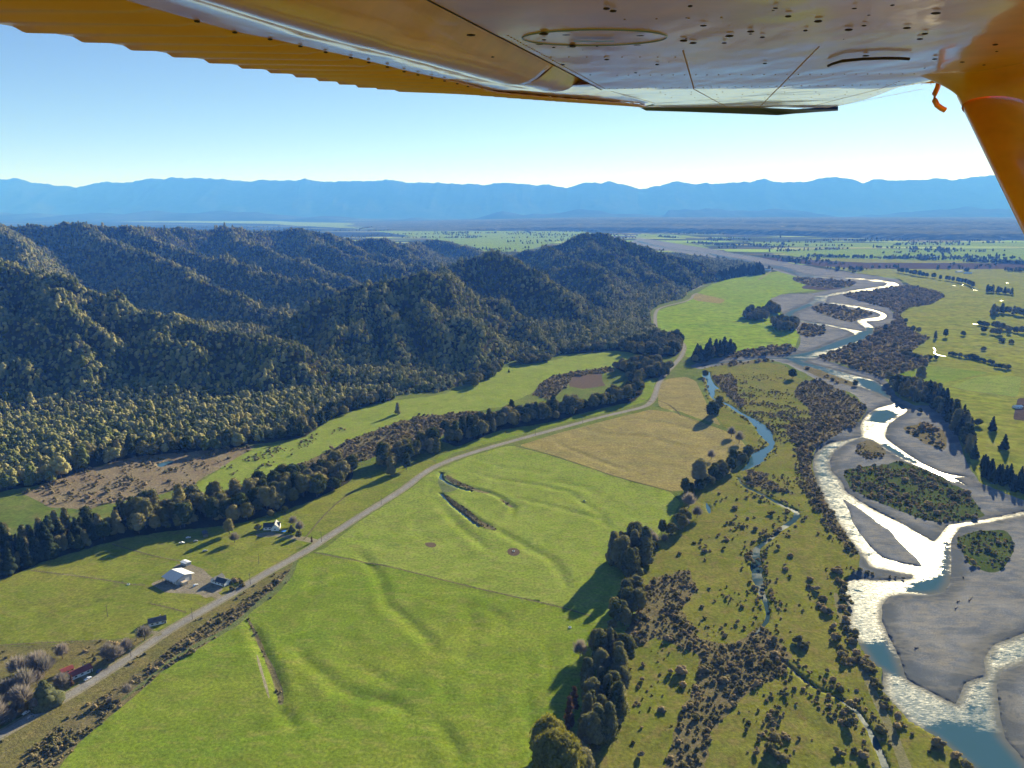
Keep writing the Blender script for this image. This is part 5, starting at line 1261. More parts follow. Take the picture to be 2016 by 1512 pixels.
# distant trees of the plain: hedgerows and small woods
def distant():
    XY = []
    r = np.random.RandomState(5)
    for k in range(260):
        px = r.uniform(-100, 2100); py = 447 + 90 * r.rand() ** 1.3
        if px < 1240 and py > 505: continue
        if py > 545: continue
        x, y = gnd(px, py)
        if inpoly(np.array([x]), np.array([y]), FOOTW)[0]: continue
        L = r.uniform(100, 900) * (y / 6000); a = r.normal(0.1, 0.25) + (1.5 if r.rand() < 0.15 else 0)
        n = int(L / 14 * r.uniform(.3, 1))
        t = r.uniform(-.5, .5, n) * L
        XY.append(np.stack([x + np.cos(a) * t, y + np.sin(a) * t + r.normal(0, 5 + 10 * (r.rand() < .3), n)], 1))
    # named woods on the plain
    for ln, n, sp in (([(1370,478),(1400,482),(1450,484)], 120, 45), ([(1390,471),(1440,474)], 60, 20), ([(1590,505),(1640,507),(1700,508),(1780,509),(1840,512)], 150, 22), ([(1616,530),(1650,535),(1670,541)], 70, 25), ([(1300,466),(1330,469)], 60, 20),
                      ([(1680,532),(1700,533)], 14, 6), ([(1780,492),(1850,494),(1870,502)], 40, 20), ([(1845,492),(1880,493)], 20, 20), ([(1900,515),(1960,517),(2016,520)], 120, 20), ([(1870,520),(1900,533),(1910,540)], 12, 10), ([(1980,533),(2010,535)], 20, 10)):
        L = np.array([gnd(*p) for p in ln]); t = r.uniform(0, len(L) - 1.001, n); k = t.astype(int)
        XY.append(L[k] + (L[k + 1] - L[k]) * (t - k)[:, None] + r.normal(0, sp, (n, 2)))
    A = np.concatenate(XY)
    keep = ~inpoly(A[:, 0], A[:, 1], FOOTW) & ~inpoly(A[:, 0], A[:, 1], BEDW)
    A = A[keep]
    gn_scatter('distant_trees', np.stack([A[:, 0], A[:, 1], np.zeros(len(A))], 1), r.uniform(.6, 1.2, len(A)), r.choice([0, 1, 2, 3], len(A)), SRC_N, 'hedgerows and small woods scattered over the distant plain')
distant()

# ------------------------------------------------------------------ the air: one closed box of haze round everything
def haze():
    bm = bmesh.new(); bmesh.ops.create_cube(bm, size=1.0)
    bmesh.ops.scale(bm, vec=(74000, 74000, 1815), verts=bm.verts); bmesh.ops.translate(bm, vec=(0, 0, 1815 / 2 - 12), verts=bm.verts)
    me = bpy.data.meshes.new('haze'); bm.to_mesh(me); bm.free()
    m = bpy.data.materials.new('haze'); m.use_nodes = True; nt = m.node_tree
    nt.nodes.remove(nt.nodes['Principled BSDF'])
    v = nt.nodes.new('ShaderNodeVolumePrincipled')
    v.inputs['Color'].default_value = HAZE_COL
    v.inputs['Absorption Color'].default_value = (1, 1, 1, 1)
    v.inputs['Density'].default_value = HAZE_D
    v.inputs['Anisotropy'].default_value = 0.0
    nt.links.new(v.outputs[0], nt.nodes['Material Output'].inputs['Volume'])
    me.materials.append(m)
    mobj('haze', me, kind='stuff', label='thin blue haze filling the valley air')
HAZE_COL = (0.065, 0.24, 0.95, 1)
HAZE_D = 7.0e-5
haze()

# ------------------------------------------------------------------ the aircraft we sit in: underside of the wing, flap, strut
FWD = Vector((0, CP, -SP)); UPV = Vector((0, SP, CP)); RGT = Vector((1, 0, 0))
def eye(X, Y, Z): return Vector((0, 0, CAMZ)) + RGT * X + UPV * Y + FWD * Z
SL_A, C_A, SL_B, C_B = (756 - 290) / FOC, 0.174, (756 - 247) / FOC, 0.109
ZK = C_A * FOC / (290 - 175)
def wz(py): return C_A * FOC / (290 - py) if py <= 175 else C_B * FOC / (247 - py)
def wxz(px, py):
    Z = wz(py); return ((px - 1008) / FOC * Z, Z)
def wy(Z):
    return SL_A * Z + C_A if Z <= ZK else (SL_A * ZK + C_A) + SL_B * (Z - ZK)
NRM_A = (0, 1 / math.hypot(1, SL_A), -SL_A / math.hypot(1, SL_A))
def wpt(X, Z, up=0.0):
    return eye(X, wy(Z) + up * NRM_A[1], Z + up * NRM_A[2])
def interp_line(pts):
    q = np.array([wxz(*p) for p in pts]); q = q[np.argsort(q[:, 1])]
    def f(Z):
        if Z < q[0, 1]: s = (q[1, 0] - q[0, 0]) / (q[1, 1] - q[0, 1]); return q[0, 0] + s * (Z - q[0, 1])
        return float(np.interp(Z, q[:, 1], q[:, 0]))
    return f
X_TE = interp_line([(0,38),(400,110),(720,166),(765,174),(795,176),(900,180),(1000,189),(1100,197),(1200,204),(1255,207)])
X_K = interp_line([(385,18),(460,42),(530,57),(590,72),(640,85),(690,97),(725,107),(762,117),(795,127),(850,141),(900,153),(970,173),(1010,179),(1100,187.5),(1200,196),(1262,203),(1275,207)])
X_E = interp_line([(845,0),(960,60),(1075,119),(1190,178),(1235,190),(1285,204),(1290,207)])
X_L = interp_line([(2600,-32),(2240,102),(1862,168),(1817,174),(1777,187),(1744,197),(1677,210),(1648,217)])
Z0, ZT = 0.62, wz(212)
def tip_z(X):   # outboard end of the wing follows a gentle curve
    return ZT
PT = NT('aircraft_paint'); _co = PT.coord('Object')
_n = PT.noise(_co, 9, 4, 0.6); _n2 = PT.noise(_co, 3.2, 3, 0.5, (1, 0.35, 1))
PT.col(PT.mix(1.0, (1.0, 0.34, 0.010), PT.ramp(_n, [(0.3, 0.85), (0.7, 1.1)]), 'MULTIPLY'))
PT.set('Roughness', 0.32); PT.set('Coat Weight', 0.62); PT.set('Coat Roughness', 0.07); PT.set('Coat IOR', 1.43)
_b = PT.bump(_n2, 0.012); PT.l.new(_b.outputs[0], PT.b.inputs['Coat Normal'])
M['paint'] = PT.m
PT2 = NT('aircraft_paint_flap'); _co = PT2.coord('Object'); _n = PT2.noise(_co, 14, 5, 0.65)
PT2.col(PT2.mix(PT2.ramp(_n, [(0.42, 0.0), (0.75, 0.45)]), (1.0, 0.33, 0.004), (0.85, 0.28, 0.02)))
PT2.set('Roughness', 0.38); PT2.set('Coat Weight', 0.3); PT2.set('Coat Roughness', 0.12)
M['paint_flap'] = PT2.m
M['tip'] = plain_mat('dark_navy_paint', (0.02, 0.03, 0.05), 0.3)
M['rivet'] = plain_mat('painted_rivet', (0.55, 0.24, 0.04), 0.5)
M['speck'] = plain_mat('squashed_insect', (0.07, 0.035, 0.02), 0.9)
M['steel'] = plain_mat('dull_metal', (0.30, 0.28, 0.26), 0.35, 0.8)

ac = empty('light_aircraft', eye(1.9, 0.25, 0.9), label='orange-yellow high-wing light aircraft, its wing and strut seen from below', cat='aircraft')
AOFF = ac.location.copy()
def grid_part(name, rows, mat, parent=ac, smooth_=True, label=None, solid=None):
    ny, nx = len(rows), len(rows[0])
    V = np.array([[p - AOFF for p in r] for r in rows], float).reshape(-1, 3)
    idx = np.arange(nx * ny).reshape(ny, nx)
    F = np.stack([idx[:-1, :-1], idx[1:, :-1], idx[1:, 1:], idx[:-1, 1:]], -1).reshape(-1, 4)
    o = mobj(name, fastmesh(name, V, F, mat, smooth_), parent=parent)
    if label: o['label'] = label
    if solid:
        m = o.modifiers.new('thick', 'SOLIDIFY'); m.thickness = solid; m.offset = 1
    return o
ZS = np.concatenate([np.geomspace(Z0, ZK, 60), np.linspace(ZK, ZT, 40)[1:]])
# lower skin from the flap gap to the leading edge, rounding up at the leading edge
def chord_pts(Z, n=40):
    a, b = X_E(Z), X_L(Z); out = []
    for k in range(n + 1):
        t = k / n; X = a + (b - a) * t
        up = 0.0 + 0.04 * smooth(0.88, 1.0, t) ** 2
        out.append(wpt(X, Z, up))
    return out
grid_part('wing_skin', [chord_pts(Z) for Z in ZS], M['paint'])
# sharp folded lip of the skin
grid_part('skin_lip', [[wpt(X_E(Z) - 0.001, Z, -0.0015), wpt(X_E(Z) - 0.004, Z, 0.001), wpt(X_E(Z) - 0.004, Z, 0.035)] for Z in ZS if Z < 2.35], M['steel'], smooth_=False)
# upper skin
def top_pts(Z, n=14):
    a, b = X_TE(Z), X_L(Z); out = []
    for k in range(n + 1):
        t = k / n; X = a + (b - a) * t
        out.append(wpt(X, Z, 0.012 + 0.075 * smooth(0.9, 1, t) + 0.17 * math.sin(math.pi * min(1, t ** 0.75)) ** 0.8 * (1 - 0.55 * (Z - Z0) / (ZT - Z0))))
    return out
grid_part('upper_skin', [top_pts(Z) for Z in ZS[::3]], M['paint'])
# flap and aileron noses: rounded tubes in the cove behind the lip
def cove(z0, z1, sc0, sc1, name):
    zs = np.linspace(z0, z1, 40); rows = []
    for Z in zs:
        s = sc0 + (sc1 - sc0) * (Z - z0) / (z1 - z0)
        e, k = X_E(Z) - 0.004, X_K(Z) + 0.0
        w = (e - k); row = []
        for t, up in ((0, .034), (.04, .036), (.10, .034), (.16, .024), (.22, .008), (.28, -.008), (.34, -.019), (.41, -.026), (.50, -.026), (.60, -.021), (.72, -.014), (.86, -.012), (1.0, -.011)):
            row.append(wpt(e - w * t, Z, up * s if up < 0 else up))
        rows.append(row)
    # closing cap at the outboard end
    rows.append([wpt(X_E(z1) - 0.004 - (X_E(z1) - 0.004 - X_K(z1)) * t, z1 + 0.004, 0.02) for t in (0, .04, .10, .16, .22, .28, .34, .41, .50, .60, .72, .86, 1.0)])
    return grid_part(name, rows, M['paint'])
cove(Z0, wz(148), 1.3, 0.9, 'flap_nose')
cove(wz(149.5), wz(173.5), 0.7, 0.45, 'aileron_nose')
grid_part('aileron_nose', [[wpt(X_E(Z) - 0.002, Z, 0.01), wpt((X_E(Z) + X_K(Z)) / 2, Z, 0.002), wpt(X_K(Z), Z, -0.002)] for Z in ZS if Z > wz(172)], M['paint'])
# corrugated flap and aileron: pressed ribs every ten centimetres
def corrug(z0, z1, pitch, name, drop):
    rows = []; n = int((z1 - z0) / pitch * 16)
    for i in range(n + 1):
        Z = z0 + (z1 - z0) * i / n; ph = ((Z - z0) / pitch) % 1.0
        rib = max(0.0, 1 - abs(ph - 0.5) / 0.22)
        amp = 0.017 * (1 - 0.3 * (Z - Z0) / 3)
        a, b = X_K(Z), X_TE(Z) - 0.0035 * rib; row = []
        for k in range(11):
            t = k / 10
            start = smooth(0.0, 0.10, t)
            row.append(wpt(a + (b - a) * t, Z, -0.011 + (0.006 - drop) * t + amp * (0.5 - rib) * start * (1 - 0.65 * t)))
        rows.append(row)
    return grid_part(name, rows, M['paint_flap'], smooth_=False, solid=0.003)
corrug(Z0, wz(166), 0.098, 'flap', 0.004)
corrug(wz(167.5), wz(206), 0.105, 'aileron', 0.0)
# dark drooped wing tip
tipin = [(1255,206),(1300,207),(1344,208),(1420,210.5),(1494,213),(1560,216),(1600,217.5),(1650,217)]
tipout = [(1260,212),(1272,218),(1344,220),(1440,223.5),(1531,227),(1562,224),(1605,221),(1650,218)]
def px_at(px, py, Z): return eye((px - 1008) / FOC * Z, (756 - py) / FOC * Z, Z)
ZTIP = ZT + 0.02
rows = [[px_at(x, y - 1.5, ZTIP - 0.03) for x, y in tipin], [px_at(x, y + 1, ZTIP + 0.03) for x, y in tipin], [px_at(x, y, ZTIP + 0.10) for x, y in tipout], [px_at(x, y - 5, ZTIP + 0.2) for x, y in tipout], [px_at(x, y - 9, ZTIP + 0.2) for x, y in tipout]]
grid_part('wing_tip', rows, M['tip'])
# strut with its flared cuff
def ring(c, ax, major, minor, mdir, n=20, sharp=0.0):
    out = []
    a = Vector(mdir).normalized(); b = Vector(ax).normalized().cross(a).normalized()
    for k in range(n + 1):
        th = 2 * math.pi * k / n
        out.append(c + a * math.cos(th) * major + b * math.sin(th) * minor)
    return out
sA = px_at(1947, 188, 1.86); sB = px_at(2262, 760, 1.25); ax = (sB - sA).normalized()
chord_dir = RGT - ax * RGT.dot(ax)
grid_part('strut', [ring(sA + (sB - sA) * t, ax, 0.076 + 0.006 * t, 0.028, chord_dir) for t in np.linspace(0.0, 1.0, 12)], M['paint'])
c0x, c0z = wxz(1972, 146)
c0 = wpt(c0x, c0z, 0.01); c1 = sA + ax * 0.06
r1 = ring(c1, ax, 0.079, 0.031, chord_dir, 28)
_a = RGT; _b = (wpt(c0x, c0z + 0.1, 0.01) - c0).normalized()
r0 = []
for k in range(29):
    th = 2 * math.pi * k / 28; sgn = 1 if ax.normalized().cross(chord_dir.normalized()).dot(_b) > 0 else -1
    r0.append(c0 + _a * math.cos(th) * 0.215 + _b * sgn * math.sin(th) * 0.15)
cuff = []
for t in np.linspace(0, 1, 16):
    r = (1 - t) ** 2.3; c = c0.lerp(c1, t)
    cuff.append([c + (p0 - c0) * r + (p1 - c1) * (1 - r) for p0, p1 in zip(r0, r1)])
grid_part('strut_cuff', cuff, M['paint'])
def tube(name, pts, r, mat, parent=ac, n=8):
    rows = []
    for i, p in enumerate(pts):
        a = pts[max(0, i - 1)]; b = pts[min(len(pts) - 1, i + 1)]; ax = (b - a).normalized()
        md = UPV.cross(ax); md = md if md.length > 0.1 else RGT
        rr = r if not hasattr(r, '__len__') else r[i]
        rows.append(ring(p, ax, rr, rr, md, n))
    return grid_part(name, rows, mat, parent)
tube('tie_down_hook', [px_at(x, y, 2.0) for x, y in [(1853,118),(1851,150),(1846,172),(1840,185),(1840,197),(1845,207),(1853,213),(1861,217)]], 0.0070, M['paint'])
pit = tube('pitot_tube', [px_at(x, y, 2.12) for x, y in [(1860,156),(1830,156.5),(1800,157),(1768,157.5)]], 0.011, M['paint_flap'])
tube('probe_head', [px_at(x, y, 2.12) for x, y in [(1768,157.5),(1756,158),(1742,158)]], 0.0055, M['speck'], pit)
tube('grab_wire', [wpt(*wxz(x, y), -0.008) for x, y in [(1632,121),(1640,117),(1660,111),(1700,107),(1740,105.5),(1770,105.5),(1791,107)]], 0.0028, M['speck'])
# round inspection cover with its ring, screws and data plate
ic = wxz(1170, 74)
def disc(name, c, rx, rz, up, mat, parent=ac, n=36, inner=0.0):
    rows = [[wpt(c[0] + math.cos(2 * math.pi * k / n) * rx * s, c[1] + math.sin(2 * math.pi * k / n) * rz * s, up) for k in range(n + 1)] for s in ((1.0, 0.985, max(inner, 1e-3)))]
    return grid_part(name, rows, mat, parent)
cover = disc('inspection_cover', ic, 0.113, 0.085, -0.0004, M['paint'])
ringrows = [[wpt(ic[0] + math.cos(2 * math.pi * k / 40) * 0.113 * s, ic[1] + math.sin(2 * math.pi * k / 40) * 0.085 * s, u) for k in range(41)] for s, u in ((1.0, 0), (1.004, -0.002), (1.016, -0.002), (1.02, 0))]
grid_part('cover_ring', ringrows, M['steel'], cover)
pl = [[wpt(ic[0] + a, ic[1] + b, -0.005) for a in (-0.032, 0.032)] for b in (-0.006, 0.012)]
grid_part('data_plate', pl, M['steel'], cover, smooth_=False)
for a in (0.7, 1.9, 2.6, 4.2, 5.4):
    disc('cover_screw', (ic[0] + math.cos(a) * .100, ic[1] + math.sin(a) * .074), 0.0065, 0.0065, -0.005, M['speck'], cover, 8)
def dots(name, places, r, up, mat, jit=0.0):
    V0, F0 = ICO[1]; Vs = []; Fs = []; n = 0
    for (X, Z) in places:
        q = wpt(X, Z, up) - AOFF; s = r * (1 + jit * random.uniform(-.6, 1.2))
        st = 1 + jit * random.uniform(0, .8)
        v = V0 * np.array([s * st, s, s * 0.4]) + np.array(q); Vs.append(v); Fs.append(F0 + n); n += len(v)
    o = mobj(name, fastmesh(name, np.concatenate(Vs), np.concatenate(Fs), mat, True), parent=ac); o['kind'] = 'stuff'; return o
pl = []
def rowx(p, q, step):
    a = wxz(*p); b = wxz(*q); n = max(2, int(math.hypot(b[0] - a[0], b[1] - a[1]) / step))
    pl.extend([(a[0] + (b[0] - a[0]) * i / n, a[1] + (b[1] - a[1]) * i / n) for i in range(n + 1)])
rowx((1215,148), (1800,145), .026); rowx((1200,174.5), (1850,165), .022); rowx((1345,100), (1366,174), .018); rowx((1612,92), (1532,174), .018)
rowx((1366,175.5), (1432,211), .03); rowx((1530,175.5), (1494,212), .03); rowx((1770,160), (1570,216), .035); rowx((1815,175), (1610,216), .03)
rowx((1000,70), (1190,174), .02); rowx((1205,180), (1290,203), .03); rowx((1230,38), (1420,34), .035); rowx((1085,112), (1330,112), .03)
for py in (181, 186, 192, 199):
    rowx((1300 + (py - 181) * 2, py), (1790 - (py - 181) * 5, py), .09)
dots('rivet', pl, 0.0021, -0.0003, M['rivet'])
sp = []
for k in range(70):
    px = random.uniform(150, 2000) if k % 3 else random.uniform(900, 1900); py = random.uniform(2, 165)
    X, Z = wxz(px, py)
    if X < X_TE(Z) + 0.02 or X > X_L(Z) - 0.05: continue
    sp.append((X, Z))
dots('insect_speck', sp, 0.0022, -0.003, M['speck'], 1.0)
sp = []
for py in (18,42,57,72,85,97,107,117,127,134,141,147,153,159):
    Z = wz(py); sp.append((X_K(Z), Z))
dots('hinge_screw', sp, 0.0040, -0.014, M['speck'])

# ------------------------------------------------------------------ farm buildings, vehicles, poles, fences
M['white_roof'] = plain_mat('white_roof_sheet', (0.80, 0.80, 0.78), 0.35, 0.0, 0.05, 0.4)
M['grey_roof'] = plain_mat('grey_roof_sheet', (0.42, 0.45, 0.47), 0.4, 0.0, 0.08, 0.5)
M['dark_roof'] = plain_mat('dark_tile_roof', (0.045, 0.055, 0.065), 0.6, 0.0, 0.2, 1.5)
M['red_roof'] = plain_mat('red_iron_roof', (0.22, 0.045, 0.035), 0.5, 0.0, 0.2, 1.0)
M['wall_white'] = plain_mat('white_weatherboard', (0.70, 0.70, 0.68), 0.7, 0.0, 0.08, 1.0)
M['wall_grey'] = plain_mat('grey_iron_wall', (0.38, 0.40, 0.43), 0.5, 0.0, 0.12, 0.8)
M['wall_cream'] = plain_mat('cream_wall', (0.55, 0.45, 0.33), 0.7, 0.0, 0.1, 1.0)
M['glass'] = plain_mat('window_glass', (0.03, 0.04, 0.05), 0.1, 0.0, 0.1, 1.0, 0.8)
M['door'] = plain_mat('dark_door', (0.12, 0.10, 0.09), 0.6)
M['wood'] = plain_mat('weathered_wood', (0.16, 0.14, 0.12), 0.85)
M['driftwood'] = plain_mat('dark_driftwood', (0.07, 0.055, 0.05), 0.9)
M['rubber'] = plain_mat('tyre_rubber', (0.02, 0.02, 0.02), 0.8)
M['blue'] = plain_mat('blue_mat', (0.04, 0.22, 0.65), 0.5)
def box_bm(bm, cx_, cy_, cz, sx, sy, sz, rz=0.0):
    r = bmesh.ops.create_cube(bm, size=1.0)['verts']
    bmesh.ops.scale(bm, vec=(sx, sy, sz), verts=r)
    if rz: bmesh.ops.rotate(bm, cent=(0, 0, 0), matrix=Matrix.Rotation(rz, 3, 'Z'), verts=r)
    bmesh.ops.translate(bm, vec=(cx_, cy_, cz), verts=r); return r
def part_bm(name, fn, mat, parent):
    bm = bmesh.new(); fn(bm); me = bpy.data.meshes.new(name); bm.to_mesh(me); bm.free(); me.materials.append(mat)
    return mobj(name, me, parent=parent)
def prism(bm, L, Wd, h0, rise, over=0.4, th=0.12, x0=0.0):
    """two roof planes over a ridge along x, with eaves and thickness"""
    a = L / 2 + over; b = Wd / 2 + over; e = h0 - over * rise / (Wd / 2)
    for sgn in (-1, 1):
        q = [bm.verts.new(p) for p in ((x0 - a, 0, h0 + rise), (x0 + a, 0, h0 + rise), (x0 + a, sgn * b, e), (x0 - a, sgn * b, e))]
        p = [bm.verts.new((v.co.x, v.co.y, v.co.z + th)) for v in q]
        bm.faces.new(q); bm.faces.new(p)
        for i in range(4): bm.faces.new((q[i], q[(i + 1) % 4], p[(i + 1) % 4], p[i]))
def gable_walls(bm, L, Wd, h, rise, x0=0.0):
    a = L / 2; b = Wd / 2
    v = [bm.verts.new((x0 + x, y, z)) for x in (-a, a) for y, z in ((-b, -0.6), (b, -0.6), (b, h), (0, h + rise - 0.02), (-b, h))]
    bm.faces.new(v[:5]); bm.faces.new(v[5:][::-1])
    for i in (1, 4): 
        j = (i + 1) % 5
        bm.faces.new((v[i], v[j], v[j + 5], v[i + 5]))
def axis_of(p, q):
    a = np.array(gnd(*p)); b = np.array(gnd(*q)); return math.atan2(b[1] - a[1], b[0] - a[0]), np.linalg.norm(b - a), (a + b) / 2
def house(name, cat, c, rz, L, Wd, h, rise, wall, roof, label, group=None, windows=3, chimney=True, wing=None, door=True, sides=(-1, 1)):
    x, y = gnd(*c)
    o = empty(name, (x, y, h1(x, y)), rz, label=label, cat=cat, group=group)
    part_bm('wall', lambda bm: gable_walls(bm, L, Wd, h, rise), wall, o)
    rf = part_bm('roof', lambda bm: prism(bm, L, Wd, h, rise), roof, o)
    if chimney: part_bm('chimney', lambda bm: box_bm(bm, L * .2, .6, h + rise + .3, .7, .7, 1.6), M['wall_cream'], rf)
    for sgn in sides:
        for i in range(windows):
            xx = -L / 2 + (i + .7) * L / (windows + .4)
            w = part_bm('window', lambda bm: box_bm(bm, xx, sgn * (Wd / 2 + .03), h * .58, 1.7, .1, 1.2), M['wall_white'], o)
            part_bm('pane', lambda bm: box_bm(bm, xx, sgn * (Wd / 2 + .06), h * .58, 1.45, .1, .95), M['glass'], w)
    if door: part_bm('door', lambda bm: box_bm(bm, L / 2 - .9, -(Wd / 2 + .04), 1.0, 1.0, .1, 2.0), M['door'], o)
    if wing:
        dx, dy, L2, W2, r2 = wing
        part_bm('wing_wall', lambda bm: (gable_walls(bm, L2, W2, h, r2), bmesh.ops.rotate(bm, cent=(0, 0, 0), matrix=Matrix.Rotation(math.pi / 2, 3, 'Z'), verts=bm.verts), bmesh.ops.translate(bm, vec=(dx, dy, 0), verts=bm.verts)), wall, o)
        part_bm('wing_roof', lambda bm: (prism(bm, L2, W2, h, r2), bmesh.ops.rotate(bm, cent=(0, 0, 0), matrix=Matrix.Rotation(math.pi / 2, 3, 'Z'), verts=bm.verts), bmesh.ops.translate(bm, vec=(dx, dy, 0.01), verts=bm.verts)), roof, o)
        w = part_bm('window', lambda bm: box_bm(bm, dx, dy - L2 / 2 - .04, h * .6, 2.0, .1, 1.3), M['wall_white'], o)
        part_bm('pane', lambda bm: box_bm(bm, dx, dy - L2 / 2 - .07, h * .6, 1.7, .1, 1.0), M['glass'], w)
    return o
# the big shed
rz, L_, c_ = axis_of((322,1143), (350,1155))
sx, sy = gnd(352, 1141)
shed = empty('farm_shed', (sx, sy, h1(sx, sy)), rz, label='large farm shed with white roof, grey walls and an open lean-to', cat='shed')
SL, SW, SH, SR = 17.0, 17.0, 4.6, 2.6
part_bm('wall', lambda bm: gable_walls(bm, SL, SW * .74, SH, SR * .8), M['wall_grey'], shed)
part_bm('roof_far_side', lambda bm: [bm.faces.new([bm.verts.new(p) for p in q]) for q in ([(-9, 0, SH + SR), (9, 0, SH + SR), (9, 9.2, SH), (-9, 9.2, SH)], [(-9, 0, SH + SR - .15), (9, 0, SH + SR - .15), (9, 9.2, SH - .15), (-9, 9.2, SH - .15)])], M['white_roof'], shed)
part_bm('roof_near_side', lambda bm: [bm.faces.new([bm.verts.new(p) for p in q]) for q in ([(-9, 0.02, SH + SR + .03), (9, 0.02, SH + SR + .03), (9, -9.6, SH - .1), (-9, -9.6, SH - .1)], [(-9, 0, SH + SR - .15), (9, 0, SH + SR - .15), (9, -9.6, SH - .28), (-9, -9.6, SH - .28)])], M['grey_roof'], shed)
for k in range(5): part_bm('post', lambda bm: box_bm(bm, -8.6 + k * 4.3, -9.2, SH / 2 - .3, .25, .25, SH), M['wood'], shed)
part_bm('roller_door', lambda bm: box_bm(bm, 3.5, -SW * .37 - .05, 1.9, 4.2, .12, 3.8), M['wall_white'], shed)
part_bm('roller_door', lambda bm: box_bm(bm, SL / 2 + .06, 2.2, 1.8, .12, 3.6, 3.6), M['wall_white'], shed)
part_bm('side_annex', lambda bm: box_bm(bm, SL / 2 + 2.2, -2.2, 1.3, 4.0, 4.5, 2.8), M['wall_cream'], shed)
ss = house('small_shed', 'shed', (366, 1111), rz, 7.5, 5.0, 2.4, .5, M['wall_grey'], M['white_roof'], 'small white flat-roofed shed just above the large farm shed', windows=0, chimney=False)
house('farmhouse', 'house', (438, 1148), rz + .12, 12, 7.5, 2.7, 1.9, M['wall_white'], M['dark_roof'], 'dark-roofed white farmhouse with a cross gable beside the large shed', wing=(-6.2, 1.0, 9, 6.5, 2.4))
house('cottage', 'house', (310, 1226), axis_of((300,1229), (322,1224))[0], 12, 7.5, 2.7, 1.9, M['wall_white'], M['dark_roof'], 'small white cottage with dark roof standing alone by the road', windows=3)
house('gabled_house', 'house', (536, 1040), axis_of((520,1042), (552,1040))[0], 15, 8, 3.2, 2.8, M['wall_white'], M['dark_roof'], 'tall dark-roofed house with two gables in a tree-ringed garden', wing=(3.6, -1.5, 11, 7, 3.8), windows=4)
house('red_roofed_house', 'house', (158, 1326), axis_of((140,1334), (172,1320))[0], 13, 7, 2.7, 1.8, M['wall_white'], M['red_roof'], 'dark red-roofed house among bare trees beside the lower road', windows=3)
house('red_roofed_hut', 'shed', (132, 1322), axis_of((120,1326), (140,1318))[0], 7, 5, 2.3, 1.0, M['wall_cream'], M['red_roof'], 'little brighter red hut left of the red-roofed house', windows=1, chimney=False)
house('red_roofed_house', 'house', (6, 1414), axis_of((0,1418), (22,1404))[0], 13, 8, 2.8, 1.8, M['wall_white'], M['red_roof'], 'red-roofed house cut by the left edge beside the road', windows=3)
house('stock_shelter', 'shed', (404, 1054), rz - .5, 9, 4, 2.3, .6, M['wood'], M['dark_roof'], 'low dark shelter in the shade of the belt', windows=0, chimney=False)
for (px, py, lb) in [(1832,505,'pale roofed farm building left of its pair on the far plain'), (1843,507,'pale farm building right of its pair on the far plain'), (1905,539,'white farm buildings among trees on the right plain'), (1888,536,'small white shed left of the far farm trees'), (2003,803,'bright white shed on the ploughed square at the right edge'),
                     (1511,533,'tiny house at the end of the straight farm track'), (1860,494,'white speck of a barn on the far river side'), (1985,518,'long pale glasshouse on the right plain')]:
    far = py < 560
    house('farm_building', 'building', (px, py), random.uniform(-.4, .4), 34 if far else 12, 14 if far else 8, 5 if far else 3, 3 if far else 1.6, M['wall_white'], M['white_roof'], lb, windows=2, chimney=False)
# trampoline in the garden
x, y = gnd(559, 1047)
tr = empty('trampoline', (x, y, h1(x, y)), label='bright blue trampoline in the garden of the gabled house', cat='trampoline')
part_bm('mat', lambda bm: (bmesh.ops.create_circle(bm, cap_ends=True, radius=2.3, segments=20), bmesh.ops.translate(bm, vec=(0, 0, 1.0), verts=bm.verts)), M['blue'], tr)
for k in range(4): part_bm('leg', lambda bm: box_bm(bm, 2.1 * math.cos(k * 1.57 + .8), 2.1 * math.sin(k * 1.57 + .8), .5, .1, .1, 1.0), M['steel'], tr)
# cars
def car(px, py, rz, mat, label, ute=False):
    x, y = gnd(px, py); z = h1(x, y)
    o = empty('parked_car', (x, y, z + .02), rz, label=label, cat='car')
    def body(bm):
        prof = [(-2.2, .35), (-2.25, .85), (-1.5, .95), (-1.1, 1.45), (.55, 1.5), (1.1, 1.0), (2.1, .85), (2.2, .35)]
        if ute: prof = [(-2.4, .4), (-2.45, 1.0), (-.6, 1.0), (-.5, 1.6), (.7, 1.65), (1.2, 1.1), (2.3, .95), (2.4, .4)]
        l = [bm.verts.new((px_, -.85, pz)) for px_, pz in prof]; r = [bm.verts.new((px_, .85, pz)) for px_, pz in prof]
        bm.faces.new(l); bm.faces.new(r[::-1])
        for i in range(len(prof)): j = (i + 1) % len(prof); bm.faces.new((l[i], r[i], r[j], l[j]))
        bmesh.ops.bevel(bm, geom=list(bm.edges), offset=.08, segments=1, affect='EDGES')
    part_bm('body', body, mat, o)
    part_bm('windscreen', lambda bm: box_bm(bm, .9, 0, 1.27, .5, 1.4, .04), M['glass'], o)
    part_bm('side_window', lambda bm: box_bm(bm, -.2, -.86, 1.2, 1.3, .03, .34), M['glass'], o)
    part_bm('side_window', lambda bm: box_bm(bm, -.2, .86, 1.2, 1.3, .03, .34), M['glass'], o)
    for a in (-1.4, 1.4):
        for b in (-.8, .8):
            part_bm('wheel', lambda bm: (bmesh.ops.create_cone(bm, cap_ends=True, segments=12, radius1=.34, radius2=.34, depth=.22), bmesh.ops.rotate(bm, cent=(0, 0, 0), matrix=Matrix.Rotation(math.pi / 2, 3, 'X'), verts=bm.verts), bmesh.ops.translate(bm, vec=(a, b, .34), verts=bm.verts)), M['rubber'], o)
    return o
M['car_silver'] = plain_mat('silver_paint', (0.45, 0.47, 0.50), 0.25, 0.5, 0.03); M['car_white'] = plain_mat('white_car_paint', (0.75, 0.75, 0.75), 0.25, 0.0, 0.03); M['car_dark'] = plain_mat('dark_blue_paint', (0.04, 0.06, 0.12), 0.25, 0.0, 0.03)
